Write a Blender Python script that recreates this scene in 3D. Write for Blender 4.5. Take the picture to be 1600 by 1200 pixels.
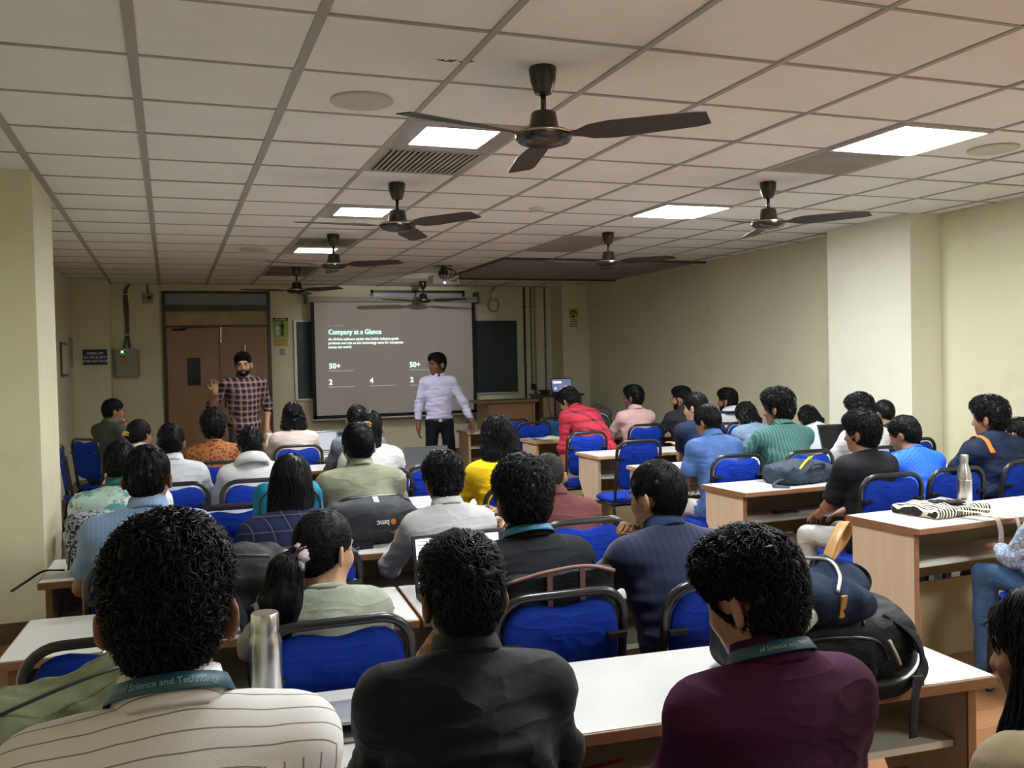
import bpy, bmesh, math, random
import numpy as np
from mathutils import Matrix, Vector
# ---------------------------------------------------------------- camera, world, exposure
for o in list(bpy.data.objects): bpy.data.objects.remove(o, do_unlink=True)
SC = bpy.context.scene
COL = SC.collection
YAW, PITCH, ROLL, FPX, HC = .3535, -.0234, -.0223, 1448.0, 1.55
CEIL = HC + 1.1607
def _axes():
    cy, sy, cp, sp = math.cos(YAW), math.sin(YAW), math.cos(PITCH), math.sin(PITCH)
    fw = np.array([sy*cp, cy*cp, sp]); r = np.array([cy, -sy, 0]); u = np.cross(r, fw)
    cr, sr = math.cos(ROLL), math.sin(ROLL)
    return fw, cr*r + sr*u, -sr*r + cr*u
FW, RT, UP = _axes()
cam = bpy.data.cameras.new('camera'); camo = bpy.data.objects.new('camera', cam); COL.objects.link(camo)
M = Matrix.Identity(4)
for i in range(3):
    M[i][0], M[i][1], M[i][2] = RT[i], UP[i], -FW[i]
M[2][3] = HC
camo.matrix_world = M
cam.sensor_width = 36; cam.lens = FPX/1600*36; cam.clip_start = .05
SC.camera = camo
world = bpy.data.worlds.new('world'); SC.world = world; world.use_nodes = True
world.node_tree.nodes['Background'].inputs[0].default_value = (.6, .7, .8, 1)
world.node_tree.nodes['Background'].inputs[1].default_value = .0
SC.view_settings.view_transform = 'Standard'; SC.view_settings.look = 'None'
SC.view_settings.exposure = 0.5; SC.view_settings.gamma = 1; SC.view_settings.use_curve_mapping = False
LIGHT_L, LIGHT_R = 105.0, 64.0          # emission of the small (left) and full-tile (right) ceiling panels

# pixel -> place
def ray(x, y): return FW + RT*(x-800)/FPX - UP*(y-600)/FPX
def atz(x, y, z): d = ray(x, y); return d*((z-HC)/d[2]) + np.array([0, 0, HC])
def aty(x, y, Y): d = ray(x, y); return d*(Y/d[1]) + np.array([0, 0, HC])
def atx(x, y, X): d = ray(x, y); return d*(X/d[0]) + np.array([0, 0, HC])

# ---------------------------------------------------------------- materials
MATS = {}
def srgb(r, g, b):
    f = lambda c: (c/255/12.92 if c <= 10 else ((c/255+.055)/1.055)**2.4)
    return (f(r), f(g), f(b))
class N:
    def __init__(s, name):
        s.m = bpy.data.materials.new(name); s.m.use_nodes = True; s.t = s.m.node_tree
        s.b = s.t.nodes['Principled BSDF']; s._tc = None
    def n(s, typ, **kw):
        x = s.t.nodes.new(typ)
        for k, v in kw.items(): setattr(x, k, v)
        return x
    def l(s, a, b): s.t.links.new(a, b)
    def tc(s):
        if not s._tc: s._tc = s.n('ShaderNodeTexCoord')
        return s._tc.outputs['Object']
    def math(s, op, a, b=None, c=None):
        x = s.n('ShaderNodeMath', operation=op)
        for i, v in enumerate((a, b, c)):
            if v is None: continue
            if isinstance(v, (int, float)): x.inputs[i].default_value = v
            else: s.l(v, x.inputs[i])
        return x.outputs[0]
    def noise(s, scale, detail=3, rough=.6, stretch=None):
        x = s.n('ShaderNodeTexNoise'); x.inputs['Scale'].default_value = scale
        x.inputs['Detail'].default_value = detail; x.inputs['Roughness'].default_value = rough
        if stretch:
            mp = s.n('ShaderNodeMapping'); mp.inputs['Scale'].default_value = stretch
            s.l(s.tc(), mp.inputs[0]); s.l(mp.outputs[0], x.inputs['Vector'])
        else: s.l(s.tc(), x.inputs['Vector'])
        return x.outputs['Fac']
    def xyz(s):
        x = s.n('ShaderNodeSeparateXYZ'); s.l(s.tc(), x.inputs[0]); return x.outputs
    def mix(s, fac, a, b):
        x = s.n('ShaderNodeMix', data_type='RGBA')
        if isinstance(fac, (int, float)): x.inputs['Factor'].default_value = fac
        else: s.l(fac, x.inputs['Factor'])
        for k, v in ((6, a), (7, b)):
            if isinstance(v, tuple): x.inputs[k].default_value = (*v[:3], 1)
            else: s.l(v, x.inputs[k])
        return x.outputs[2]
    def ramp(s, fac, lo, hi):
        x = s.n('ShaderNodeMapRange'); s.l(fac, x.inputs[0]); x.inputs[1].default_value = lo; x.inputs[2].default_value = hi
        return x.outputs[0]
    def bump(s, h, strength=.3, dist=.01):
        x = s.n('ShaderNodeBump'); x.inputs['Strength'].default_value = strength; x.inputs['Distance'].default_value = dist
        s.l(h, x.inputs['Height']); s.l(x.outputs[0], s.b.inputs['Normal'])
    def col(s, c):
        if isinstance(c, tuple): s.b.inputs['Base Color'].default_value = (*c, 1)
        else: s.l(c, s.b.inputs['Base Color'])
    def set(s, rough=.5, metal=0, spec=.5, **kw):
        s.b.inputs['Roughness'].default_value = rough; s.b.inputs['Metallic'].default_value = metal
        s.b.inputs['Specular IOR Level'].default_value = spec
        for k, v in kw.items(): s.b.inputs[k].default_value = v
def mat(name, c, rough=.5, metal=0, spec=.5, var=0, vscale=6, bump=0, bscale=60, stretch=None, **kw):
    if name in MATS: return MATS[name]
    m = N(name); m.set(rough, metal, spec, **kw)
    if var:
        f = m.noise(vscale, 5, .65, stretch)
        m.col(m.mix(m.ramp(f, .3, .7), tuple(v*(1-var) for v in c), tuple(min(1, v*(1+var)) for v in c)))
    else: m.col(c)
    if bump: m.bump(m.noise(bscale, 3, .6, stretch), bump, .004)
    MATS[name] = m.m; return m.m
def emat(name, c, strength):
    if name in MATS: return MATS[name]
    m = N(name); m.col((.8, .8, .8)); m.b.inputs['Emission Color'].default_value = (*c, 1); m.b.inputs['Emission Strength'].default_value = strength
    MATS[name] = m.m; return m.m
def wood(name, c1, c2, scale=3, axis=2, rough=.45, bump=.1):
    if name in MATS: return MATS[name]
    m = N(name); st = [14, 14, 14]; st[axis] = 1.0
    f = m.noise(scale, 6, .7, tuple(st)); m.col(m.mix(m.ramp(f, .25, .75), c1, c2)); m.set(rough)
    m.bump(f, bump, .003); MATS[name] = m.m; return m.m
def stained(name, base, dirt, amount=.5, rough=.7):
    if name in MATS: return MATS[name]
    m = N(name); f1 = m.noise(1.3, 6, .62); f2 = m.noise(7, 6, .7)
    g = m.math('MULTIPLY', m.ramp(f1, .5, .75), m.ramp(f2, .35, .75))
    m.col(m.mix(m.math('MULTIPLY', g, amount), base, dirt)); m.set(rough, 0, .3)
    m.bump(m.noise(45, 3), .06, .004); MATS[name] = m.m; return m.m

# ---------------------------------------------------------------- mesh helpers
class MB:
    def __init__(s): s.v = []; s.f = []; s.mi = []; s.n = 0
    def add(s, v, f, mi=0):
        b = s.n; s.v.append(np.asarray(v, float).reshape(-1, 3)); s.n += len(s.v[-1])
        s.f += [tuple(b+i for i in q) for q in f]; s.mi += [mi]*len(f); return s
    def box(s, x0, x1, y0, y1, z0, z1, mi=0, bev=0):
        if bev:
            b = min(bev, (x1-x0)/2.01, (y1-y0)/2.01, (z1-z0)/2.01); pts = []
            bm = bmesh.new(); bmesh.ops.create_cube(bm, size=1)
            for v in bm.verts: v.co = ((x0+x1)/2+v.co.x*(x1-x0), (y0+y1)/2+v.co.y*(y1-y0), (z0+z1)/2+v.co.z*(z1-z0))
            bmesh.ops.bevel(bm, geom=bm.edges[:], offset=b, segments=2, affect='EDGES', profile=.6)
            bm.verts.index_update(); V = [v.co[:] for v in bm.verts]; F = [[v.index for v in f.verts] for f in bm.faces]; bm.free()
            return s.add(V, F, mi)
        V = [(x, y, z) for z in (z0, z1) for y in (y0, y1) for x in (x0, x1)]
        return s.add(V, [(0, 2, 3, 1), (4, 5, 7, 6), (0, 1, 5, 4), (2, 6, 7, 3), (0, 4, 6, 2), (1, 3, 7, 5)], mi)
    def prism(s, poly, d, vec, mi=0):
        P = np.array(poly, float); n = len(P); V = np.r_[P, P+np.array(vec, float)*d]
        return s.add(V, [tuple(range(n-1, -1, -1)), tuple(range(n, 2*n))]+[(i, (i+1) % n, n+(i+1) % n, n+i) for i in range(n)], mi)
    def tube(s, pts, r, seg=8, mi=0, closed=False, flat=1.0):
        P = np.array(pts, float); n = len(P); R = np.broadcast_to(np.asarray(r, float), (n,))
        T = np.gradient(P, axis=0) if not closed else np.roll(P, -1, 0)-np.roll(P, 1, 0)
        T /= np.linalg.norm(T, axis=1)[:, None]+1e-12
        a = np.array([0, 0, 1.]) if abs(T[0][2]) < .9 else np.array([1., 0, 0])
        V = []
        for i in range(n):
            u = a-T[i]*(a@T[i]); u /= np.linalg.norm(u)+1e-12; a = u; w = np.cross(T[i], u)
            for k in range(seg):
                t = 2*math.pi*k/seg; V.append(P[i]+R[i]*(math.cos(t)*u*flat+math.sin(t)*w))
        F = []
        for i in range(n if closed else n-1):
            j = (i+1) % n
            for k in range(seg): F.append((i*seg+k, i*seg+(k+1) % seg, j*seg+(k+1) % seg, j*seg+k))
        if not closed: F += [tuple(range(seg-1, -1, -1)), tuple((n-1)*seg+k for k in range(seg))]
        return s.add(V, F, mi)
    def lathe(s, prof, c=(0, 0, 0), seg=20, mi=0, cap=True):
        V = []; n = len(prof); F = []
        for r, z in prof:
            for k in range(seg): t = 2*math.pi*k/seg; V.append((c[0]+r*math.cos(t), c[1]+r*math.sin(t), c[2]+z))
        for i in range(n-1):
            for k in range(seg): F.append((i*seg+k, i*seg+(k+1) % seg, (i+1)*seg+(k+1) % seg, (i+1)*seg+k))
        if cap: F += [tuple(range(seg-1, -1, -1)), tuple((n-1)*seg+k for k in range(seg))]
        return s.add(V, F, mi)
    def xf(s, Mx):
        Mx = np.array(Mx); s.v = [v@Mx[:3, :3].T+Mx[:3, 3] for v in s.v]; return s
    def mesh(s, name, mats, smooth=False):
        V = np.concatenate(s.v); me = bpy.data.meshes.new(name); me.from_pydata(V.tolist(), [], s.f)
        for m in (mats if isinstance(mats, (list, tuple)) else [mats]): me.materials.append(m)
        if len(me.materials) > 1: me.polygons.foreach_set('material_index', s.mi)
        bm = bmesh.new(); bm.from_mesh(me); bmesh.ops.recalc_face_normals(bm, faces=bm.faces[:]); bm.to_mesh(me); bm.free()
        if smooth: me.polygons.foreach_set('use_smooth', [True]*len(me.polygons))
        if smooth == 'auto': me.set_sharp_from_angle(angle=.7)
        me.update(); return me
    def build(s, name, mats, parent=None, smooth=False): return obj(name, s.mesh(name, mats, smooth), parent)
def obj(name, me, parent=None, loc=None):
    o = bpy.data.objects.new(name, me); COL.objects.link(o)
    if parent: o.parent = parent
    if loc is not None: o.location = loc
    return o
def tag(o, label=None, cat=None, group=None, kind=None):
    if label: o['label'] = label
    if cat: o['category'] = cat
    if group: o['group'] = group
    if kind: o['kind'] = kind
    return o
def thing(name, label, cat, loc=(0, 0, 0), rz=0, group=None):
    o = obj(name, None, None, loc); o.rotation_euler = (0, 0, rz); o.empty_display_size = .1
    return tag(o, label, cat, group)
def struct(o): o['kind'] = 'structure'; return o
def dup(root, loc, rz=0, label=None, group=None):
    r = root.copy(); COL.objects.link(r); r.location = loc; r.rotation_euler = (0, 0, rz)
    if label: r['label'] = label
    if group: r['group'] = group
    for ch in root.children:
        c = ch.copy(); COL.objects.link(c); c.parent = r
        for g in ch.children:
            d = g.copy(); COL.objects.link(d); d.parent = c
    return r
def arc(c, r, a0, a1, n, plane='xz'):
    out = []
    for i in range(n+1):
        a = a0+(a1-a0)*i/n; x, y = r*math.cos(a), r*math.sin(a)
        out.append((c[0]+x, c[1], c[2]+y) if plane == 'xz' else (c[0]+x, c[1]+y, c[2]) if plane == 'xy' else (c[0], c[1]+x, c[2]+y))
    return out
def bez(pts, n=12):
    P = np.array(pts, float); m = len(P); P2 = np.r_[[2*P[0]-P[1]], P, [2*P[-1]-P[-2]]]; out = []
    for i in range(m-1):
        a, b, c, d = P2[i:i+4]
        for t in np.linspace(0, 1, n, endpoint=False):
            out.append(.5*((2*b)+(-a+c)*t+(2*a-5*b+4*c-d)*t*t+(-a+3*b-3*c+d)*t**3))
    return np.array(out+[P[-1]])
def text(name, body, size, loc, rot, m, parent=None, align='LEFT', bold=0, sx=1.0):
    cu = bpy.data.curves.new(name, 'FONT'); cu.body = body; cu.size = size; cu.align_x = align; cu.offset = bold; cu.extrude = .0004
    cu.resolution_u = 3
    t = bpy.data.objects.new(name, cu); COL.objects.link(t); bpy.context.view_layer.update()
    me = bpy.data.meshes.new_from_object(t.evaluated_get(bpy.context.evaluated_depsgraph_get())); bpy.data.objects.remove(t); bpy.data.curves.remove(cu)
    me.materials.clear(); me.materials.append(m)
    o = obj(name, me, parent, loc); o.rotation_euler = rot; o.scale = (sx, 1, 1); return o

# ---------------------------------------------------------------- common materials
WALL = stained('cream_wall_paint', (.70, .67, .475), (.42, .36, .20), .5)
WALLW = stained('pale_wall_paint', (.76, .74, .60), (.48, .43, .29), .35)
TILE = mat('ceiling_tile_white', (.82, .80, .765), .9, spec=.1, var=.03, vscale=2, bump=.05, bscale=120)
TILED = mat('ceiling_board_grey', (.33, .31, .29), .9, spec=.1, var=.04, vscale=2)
GRID = mat('grid_bar_grey', (.36, .34, .30), .6, var=.06, vscale=5)
BLACKM = mat('black_enamel', (.012, .012, .013), .3)
BROWNM = mat('dark_brown_gloss', (.02, .014, .011), .22)
STEEL = mat('brushed_steel', (.62, .61, .59), .28, 1.0, var=.05, vscale=30, stretch=(1, 1, .05))
CHROME = mat('chrome', (.75, .75, .75), .15, 1.0)
WHITEP = mat('white_plastic', (.72, .71, .68), .45)
GREYP = mat('grey_plastic', (.33, .33, .31), .5)
DARKF = mat('dark_frame_brown', (.035, .022, .016), .4)
FLOORM = None
def floor_mat():
    m = N('wood_vinyl_floor')
    br = m.n('ShaderNodeTexBrick'); mp = m.n('ShaderNodeMapping'); mp.inputs['Rotation'].default_value = (0, 0, 0)
    m.l(m.tc(), mp.inputs[0]); m.l(mp.outputs[0], br.inputs[0])
    br.inputs['Color1'].default_value = (.30, .145, .062, 1); br.inputs['Color2'].default_value = (.23, .105, .045, 1); br.inputs['Mortar'].default_value = (.10, .045, .02, 1)
    br.inputs['Scale'].default_value = 1; br.inputs['Mortar Size'].default_value = .002; br.inputs['Brick Width'].default_value = 1.2; br.inputs['Row Height'].default_value = .16
    f = m.noise(3, 7, .72, (1.2, 16, 4))
    m.col(m.mix(m.math('MULTIPLY', m.ramp(f, .4, .75), .65), br.outputs[0], (.12, .05, .022))); m.set(.32, 0, .5); m.bump(f, .05, .002)
    return m.m
# ---------------------------------------------------------------- room shell
XL, XR, YB, YF = -1.17, 6.10, -2.6, 13.5
DAIS_Y, DAIS_Z = 11.6, .15
m = MB().box(XL-.1, XR+.1, YB-.1, YF+.1, -.1, 0); floor = struct(m.build('floor', floor_mat()))
struct(MB().box(XL-.001, XR+.001, DAIS_Y, YF+.001, 0.0005, DAIS_Z, bev=.006).build('floor_platform', wood('platform_wood', (.10, .05, .028), (.16, .085, .045), 3, 0)))
def wall(name, *b, m=WALL): return struct(MB().box(*b).build(name, m))
wall('wall_front', XL-.1, XR+.1, YF, YF+.12, 0, CEIL+.15)
wall('wall_left', XL-.12, XL, YB, YF, 0, CEIL+.15)
wall('wall_right', XR, XR+.12, YB, YF, 0, CEIL+.15)
wall('wall_back', XL-.1, XR+.1, YB-.12, YB, 0, CEIL+.15)
wall('wall_left_pillar', XL-.01, -.71, 5.96, 6.9, 0, CEIL+.006)
wall('wall_right_pillar', 5.78, XR+.01, 6.07, 7.10, 0, CEIL+.006, m=WALLW)
wall('wall_front_left_pilaster', XL-.01, -.72, 13.15, YF+.01, 0, CEIL+.006)
wall('wall_front_right_pilaster', 5.66, XR+.01, 13.05, YF+.01, 0, CEIL+.006)
SKIRT = mat('skirting_brown', (.13, .075, .045), .4, var=.2, vscale=8)
for nm, b in (('front', (-.72, 5.66, YF-.012, YF+.001, DAIS_Z, DAIS_Z+.12)), ('left', (XL-.001, XL+.012, 6.9, 13.15, 0, .12)), ('left_pillar', (XL, -.698, 5.948, 6.912, 0, .12)),
              ('right', (XR-.012, XR+.001, 7.10, 13.05, 0, .12)), ('right_pillar', (5.768, XR, 6.058, 7.112, 0, .12)), ('right_rear', (XR-.012, XR+.001, YB, 6.058, 0, .12)), ('left_rear', (XL-.001, XL+.012, YB, 5.948, 0, .12))):
    struct(MB().box(*b).build('baseboard_'+nm, SKIRT))
# ceiling: slab + separate tiles in a T grid
GX0, GY0 = -.6941, 3.7036
ceil = struct(MB().box(XL-.1, XR+.1, YB-.1, YF+.1, CEIL+.05, CEIL+.15).build('ceiling', mat('ceiling_void', (.05, .05, .05), .9)))
MB().box(XL, XR, YB, GY0-5*.6, CEIL+.004, CEIL+.02).build('rear_ceiling_board', TILE, ceil)
SPECIAL = {}            # cell (i,j) -> what hangs there
for j in (-7, -3, 1, 5, 9): SPECIAL[(3, j)] = 'lightL'
for j in (-8, -4, 0, 4): SPECIAL[(7, j)] = 'lightR'
for c in ((3, 2), (3, 8), (3, 12), (3, 13), (7, 1), (7, 7), (7, 8)): SPECIAL[c] = 'vent'
tme = {}
def tile_mesh(w, d, mt):
    k = (round(w, 3), round(d, 3), mt.name)
    if k not in tme: tme[k] = MB().box(-w/2, w/2, -d/2, d/2, 0, .014, bev=.003).mesh('ceiling_tile', mt)
    return tme[k]
rng = random.Random(3)
for i in range(-1, 12):
    x0 = max(GX0+.6*i, XL); x1 = min(GX0+.6*(i+1), XR)
    for j in range(-5, 17):
        y0 = GY0+.6*j; y1 = min(y0+.6, YF)
        if y1-y0 < .05 or (i, j) in SPECIAL: continue
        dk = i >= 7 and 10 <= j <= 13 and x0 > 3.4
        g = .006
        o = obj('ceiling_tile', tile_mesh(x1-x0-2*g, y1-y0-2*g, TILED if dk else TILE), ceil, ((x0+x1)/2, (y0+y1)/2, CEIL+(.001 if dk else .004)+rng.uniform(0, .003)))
        o.rotation_euler = (rng.gauss(0, .0016), rng.gauss(0, .0016), 0)
for i in range(0, 12):
    x = GX0+.6*i; w = .019 if i < 3 else .013
    MB().box(x-w, x+w, GY0-3.0, YF, CEIL-.001, CEIL+.012).build('grid_runner', GRID, ceil)
for j in range(-5, 17):
    y = GY0+.6*j; w = .009
    MB().box(XL, XR, y-w, y+w, CEIL+.0005, CEIL+.012).build('cross_tee', GRID, ceil)
MB().box(3.50, 3.53, GY0+6, GY0+8.4, CEIL-.02, CEIL+.01).box(3.5, XR, GY0+5.98, GY0+6.02, CEIL-.02, CEIL+.01).box(3.5, XR, GY0+8.38, GY0+8.42, CEIL-.02, CEIL+.01).build('grey_panel_edging', mat('edging_dark', (.07, .06, .055), .6), ceil)
# ceiling lights
HOUS = mat('lamp_housing_metal', (.55, .54, .52), .35, .6)
def lightL(i, j, lab):
    x, y = GX0+.6*i+.3, GY0+.6*j+.3
    t = thing('ceiling_light', lab, 'light', (x, y, CEIL), 0, 'recessed ceiling lights')
    h = MB()
    for b in ((-.29, -.19, -.29, .29), (.19, .29, -.29, .29), (-.19, .19, -.29, -.19), (-.19, .19, .19, .29)): h.box(*b, .0, .012)
    h.build('housing', HOUS, t)
    MB().box(-.20, .20, -.20, .20, .012, .02).build('diffuser', emat('lamp_left_glow', (.93, .97, 1.0), LIGHT_L), t)
    s = MB()
    for k in range(7): yy = -.17+k*.057; s.box(-.19, .19, yy-.004, yy+.004, .0, .011)
    s.build('louvre', HOUS, t)
    return t
def lightR(i, j, lab):
    x, y = GX0+.6*i+.3, GY0+.6*j+.3
    t = thing('ceiling_light', lab, 'light', (x, y, CEIL), 0, 'recessed ceiling lights')
    h = MB()
    for b in ((-.293, -.272, -.293, .293), (.272, .293, -.293, .293), (-.272, .272, -.293, -.272), (-.272, .272, .272, .293)): h.box(*b, -.012, .012)
    h.build('frame', HOUS, t)
    MB().box(-.273, .273, -.273, .273, -.006, .01).build('diffuser', emat('lamp_right_glow', (.93, .97, 1.0), LIGHT_R), t)
    return t
LL = {-7: 'small louvred ceiling light near the back wall', -3: 'small louvred ceiling light over the rear desks', 1: 'small louvred ceiling light beside the big fan with round speaker near', 5: 'small louvred ceiling light between two fans in the door side row', 9: 'small louvred ceiling light behind the lattice grille'}
RL = {-8: 'full tile bright ceiling panel near the back wall', -4: 'full tile bright ceiling panel over the rear right desks', 0: 'full tile bright ceiling panel touching a grey vent', 4: 'full tile bright ceiling panel behind the right fan'}
for (i, j), k in SPECIAL.items():
    if k == 'lightL': lightL(i, j, LL[j])
    if k == 'lightR': lightR(i, j, RL[j])
VENTM = mat('vent_metal_beige', (.36, .33, .27), .5, var=.1); VENTD = mat('vent_dark', (.03, .028, .024), .8)
VL = {(3, 2): 'slatted air conditioning grille next to the louvred light', (3, 8): 'lattice air grille in front of a small lit panel', (3, 12): 'dim slatted air grille near the front fan', (3, 13): 'dim slatted air grille by the front wall',
      (7, 1): 'slatted air grille attached to the bright panel', (7, 7): 'slatted air grille behind the right hand fan', (7, 8): 'slatted air grille bordering the grey ceiling boards'}
for (i, j), k in SPECIAL.items():
    if k != 'vent': continue
    t = thing('ceiling_vent', VL[(i, j)], 'air vent', (GX0+.6*i+.3, GY0+.6*j+.3, CEIL), 0, 'ceiling air vents')
    MB().box(-.285, .285, -.285, .285, .014, .02).build('backing', VENTD, t)
    f = MB()
    for b in ((-.287, -.267, -.287, .287), (.267, .287, -.287, .287), (-.267, .267, -.287, -.267), (-.267, .267, .267, .287)): f.box(*b, .0, .014)
    f.build('frame', VENTM, t)
    sl = MB().box(-.006, .006, -.267, .267, .0, .012).mesh('slat', VENTM)
    for k2 in range(18): o = obj('slat', sl, t, (-.26+k2*.0306, 0, 0)); o.rotation_euler = (0, .5, 0)
def ceiling_speaker(x, y, lab):
    t = thing('ceiling_speaker', lab, 'speaker', (x, y, CEIL), 0, 'round ceiling speakers')
    MB().lathe([(.118, 0.004), (.135, 0.004), (.137, -.004), (.13, -.008), (.118, -.006)], seg=32).build('rim', mat('speaker_rim', (.52, .50, .42), .5), t, True)
    MB().lathe([(.001, -.004), (.06, -.0045), (.117, -.004), (.117, .004)], seg=32).build('grille', mat('speaker_grille', (.30, .30, .255), .7, bump=.5, bscale=400), t)
ceiling_speaker(.825, 4.06, 'round ceiling speaker beside the nearest louvred light')
ceiling_speaker(.805, 9.42, 'round ceiling speaker left of the far small light')
ceiling_speaker(4.47, 4.05, 'round ceiling speaker right of the bright panel')
t = thing('smoke_detector', 'small white smoke detector on the mid ceiling', 'smoke detector', (2.644, 6.547, CEIL))
MB().lathe([(.05, .004), (.055, -.012), (.045, -.03), (.02, -.034), (.001, -.034)], seg=20).build('body', WHITEP, t, 'auto')
MB().lathe([(.046, -.018), (.05, -.018), (.05, -.024), (.046, -.024)], seg=20, cap=False).build('vent_ring', VENTD, t)
# ceiling scuff
m = MB(); rr = random.Random(5)
for k in range(7):
    x, y = 1.0+.02*k+rr.uniform(-.01, .01), 3.43+rr.uniform(-.015, .015); m.tube([(x-.012, y, CEIL+.003), (x+.005, y+.008, CEIL+.0025), (x+.016, y-.004, CEIL+.003)], .002, 4)
m.build('tile_damage', mat('damage_dark', (.04, .035, .03), .9), ceil)
# fans
def make_fan(rot):
    t = thing('ceiling_fan', 'x', 'fan', (0, 0, 0), 0, 'ceiling fans')
    MB().lathe([(.052, .004), (.056, -.004), (.05, -.05), (.034, -.10), (.02, -.105), (.001, -.105)], seg=24).build('canopy', BROWNM, t, 'auto')
    MB().lathe([(.011, -.09), (.011, -.2)], seg=12).build('rod', BROWNM, t, True)
    MB().lathe([(.001, -.172), (.044, -.172), (.05, -.178), (.062, -.246), (.064, -.25), (.001, -.252)], seg=28).build('motor_cover', BROWNM, t, 'auto')
    MB().lathe([(.001, -.247), (.10, -.25), (.114, -.262), (.115, -.275), (.10, -.292), (.06, -.304), (.001, -.308)], seg=32).build('hub', BROWNM, t, 'auto')
    MB().lathe([(.1155, -.258), (.1175, -.262), (.1155, -.266)], seg=32, cap=False).build('trim_ring', mat('fan_brass', (.45, .36, .22), .3, 1), t, True)
    for k in range(3):
        b = MB(); n = 12; V = []; a = rot+k*2*math.pi/3
        for q in range(n+1):
            u = q/n; r = .10+.55*u; w = .032+.036*min(1, u*3.2)-.006*u
            if u > .93: w *= .8
            if u < .12: w = .026
            tl = .22*(1-.4*u)*(1 if u > .1 else u*10)
            for sgn in (-1, 1):
                for dz in (0, .004): V.append((r, sgn*w, -.272-sgn*w*math.sin(tl)*1.3+dz))
        F = []
        for q in range(n):
            c, d = q*4, q*4+4; F += [(c, c+2, d+2, d), (c+1, d+1, d+3, c+3), (c, d, d+1, c+1), (c+2, c+3, d+3, d+2)]
        F += [(0, 1, 3, 2), (n*4, n*4+2, n*4+3, n*4+1)]
        b.add(V, F); b.xf(Matrix.Rotation(a, 4, 'Z')); o = b.build('blade', mat('fan_blade_brown', (.028, .02, .016), .55), t)
    return t
FANS = [(1.421, 3.42, -.74, 'large ceiling fan close above the seats'), (1.40, 5.845, -1.0, 'ceiling fan in the door side row between two lit panels'), (1.39, 8.25, -.66, 'ceiling fan beside the lattice grille'), (1.42, 11.03, -.85, 'ceiling fan nearest the door'),
        (3.79, 5.24, -.93, 'ceiling fan in front of the right hand bright panel'), (3.79, 7.65, -.95, 'ceiling fan before the grey ceiling boards'), (3.37, 12.66, -.7, 'ceiling fan over the projector screen')]
for x, y, r, lab in FANS:
    t = make_fan(r); t.location = (x, y, CEIL); t['label'] = lab
# ---------------------------------------------------------------- front wall furniture
DOORW = wood('door_veneer', (.25, .14, .065), (.35, .20, .10), 2.2, 2, .4)
GLASSD = mat('dark_glass', (.012, .018, .024), .12)
FROST = mat('frosted_transom', (.20, .235, .25), .35)
PAPER = mat('paper_white', (.72, .71, .68), .8)
INKD = mat('ink_dark', (.02, .02, .025), .7)
RX = (math.pi/2, 0, 0)       # text facing the room (-Y)
d = struct(obj('door_1', None, None, (0, YF, DAIS_Z)))
fr = MB().box(-.075, -.03, -.05, .01, 0, 2.475).box(1.31, 1.355, -.05, .01, 0, 2.475).box(-.075, 1.355, -.05, .01, 2.44, 2.475).box(-.03, 1.31, -.05, .01, 2.20, 2.285).box(-.03, 1.31, -.05, .01, 1.975, 2.005)
fr.build('door_frame', DARKF, d)
MB().box(-.03, 1.31, -.02, -.008, 2.285, 2.44).build('transom_glass', FROST, d)
MB().box(-.03, 1.31, -.012, .0, 2.005, 2.20).build('fixed_panel', mat('panel_ochre', (.36, .27, .12), .5, var=.25, vscale=6), d)
for k, (x0, x1) in enumerate(((-.028, .655), (.661, 1.308))):
    lf = MB().box(x0, x1, -.035, .0, 0.01, 1.972, bev=.003).build('door_leaf', DOORW, d)
    hx = x1-.06 if k == 0 else x0+.06
    MB().box(hx-.018, hx+.018, -.045, -.034, .86, 1.06, bev=.004).tube([(hx, -.045, 1.0), (hx, -.075, 1.0), (hx+(-.1 if k == 0 else .1), -.078, 1.0)], .008).build('handle', BLACKM, lf)
    if k == 0:
        MB().box(.228, .40, -.041, -.033, 1.18, 1.56).build('vision_pane', GLASSD, lf)
        MB().tube([(.05, -.06, 1.945), (.22, -.06, 1.945)], .014).tube([(.1, -.06, 1.945), (.16, -.12, 1.96), (.3, -.06, 1.98)], .006).build('door_closer', BLACKM, lf)
        MB().box(.672, .69, -.05, -.034, 1.76, 1.985).lathe([(.016, 0), (.016, .05)], (.681, -.05, 1.78), 10).build('tower_bolt', CHROME, lf)
    else:
        MB().box(.99, 1.005, -.075, -.034, 1.25, 1.73, bev=.004).build('pull_bar', CHROME, lf)
# sign
SIGNB = mat('sign_navy', (.012, .016, .085), .4); INKW = mat('ink_white', (.75, .76, .78), .6)
t = thing('wall_sign', 'navy switch off notice on the cream pilaster', 'sign', (-.90, 13.149, 1.737))
MB().box(-.145, .145, -.008, .0, -.1, .1).build('board', SIGNB, t)
for k, b in enumerate(('SWITCH OFF', 'A/C, FAN & LIGHT', 'WHEN NOT IN USE')): text('lettering', b, .042, (0, -.0085, .035-.05*k), RX, INKW, t, 'CENTER', .0008, .8)
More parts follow.
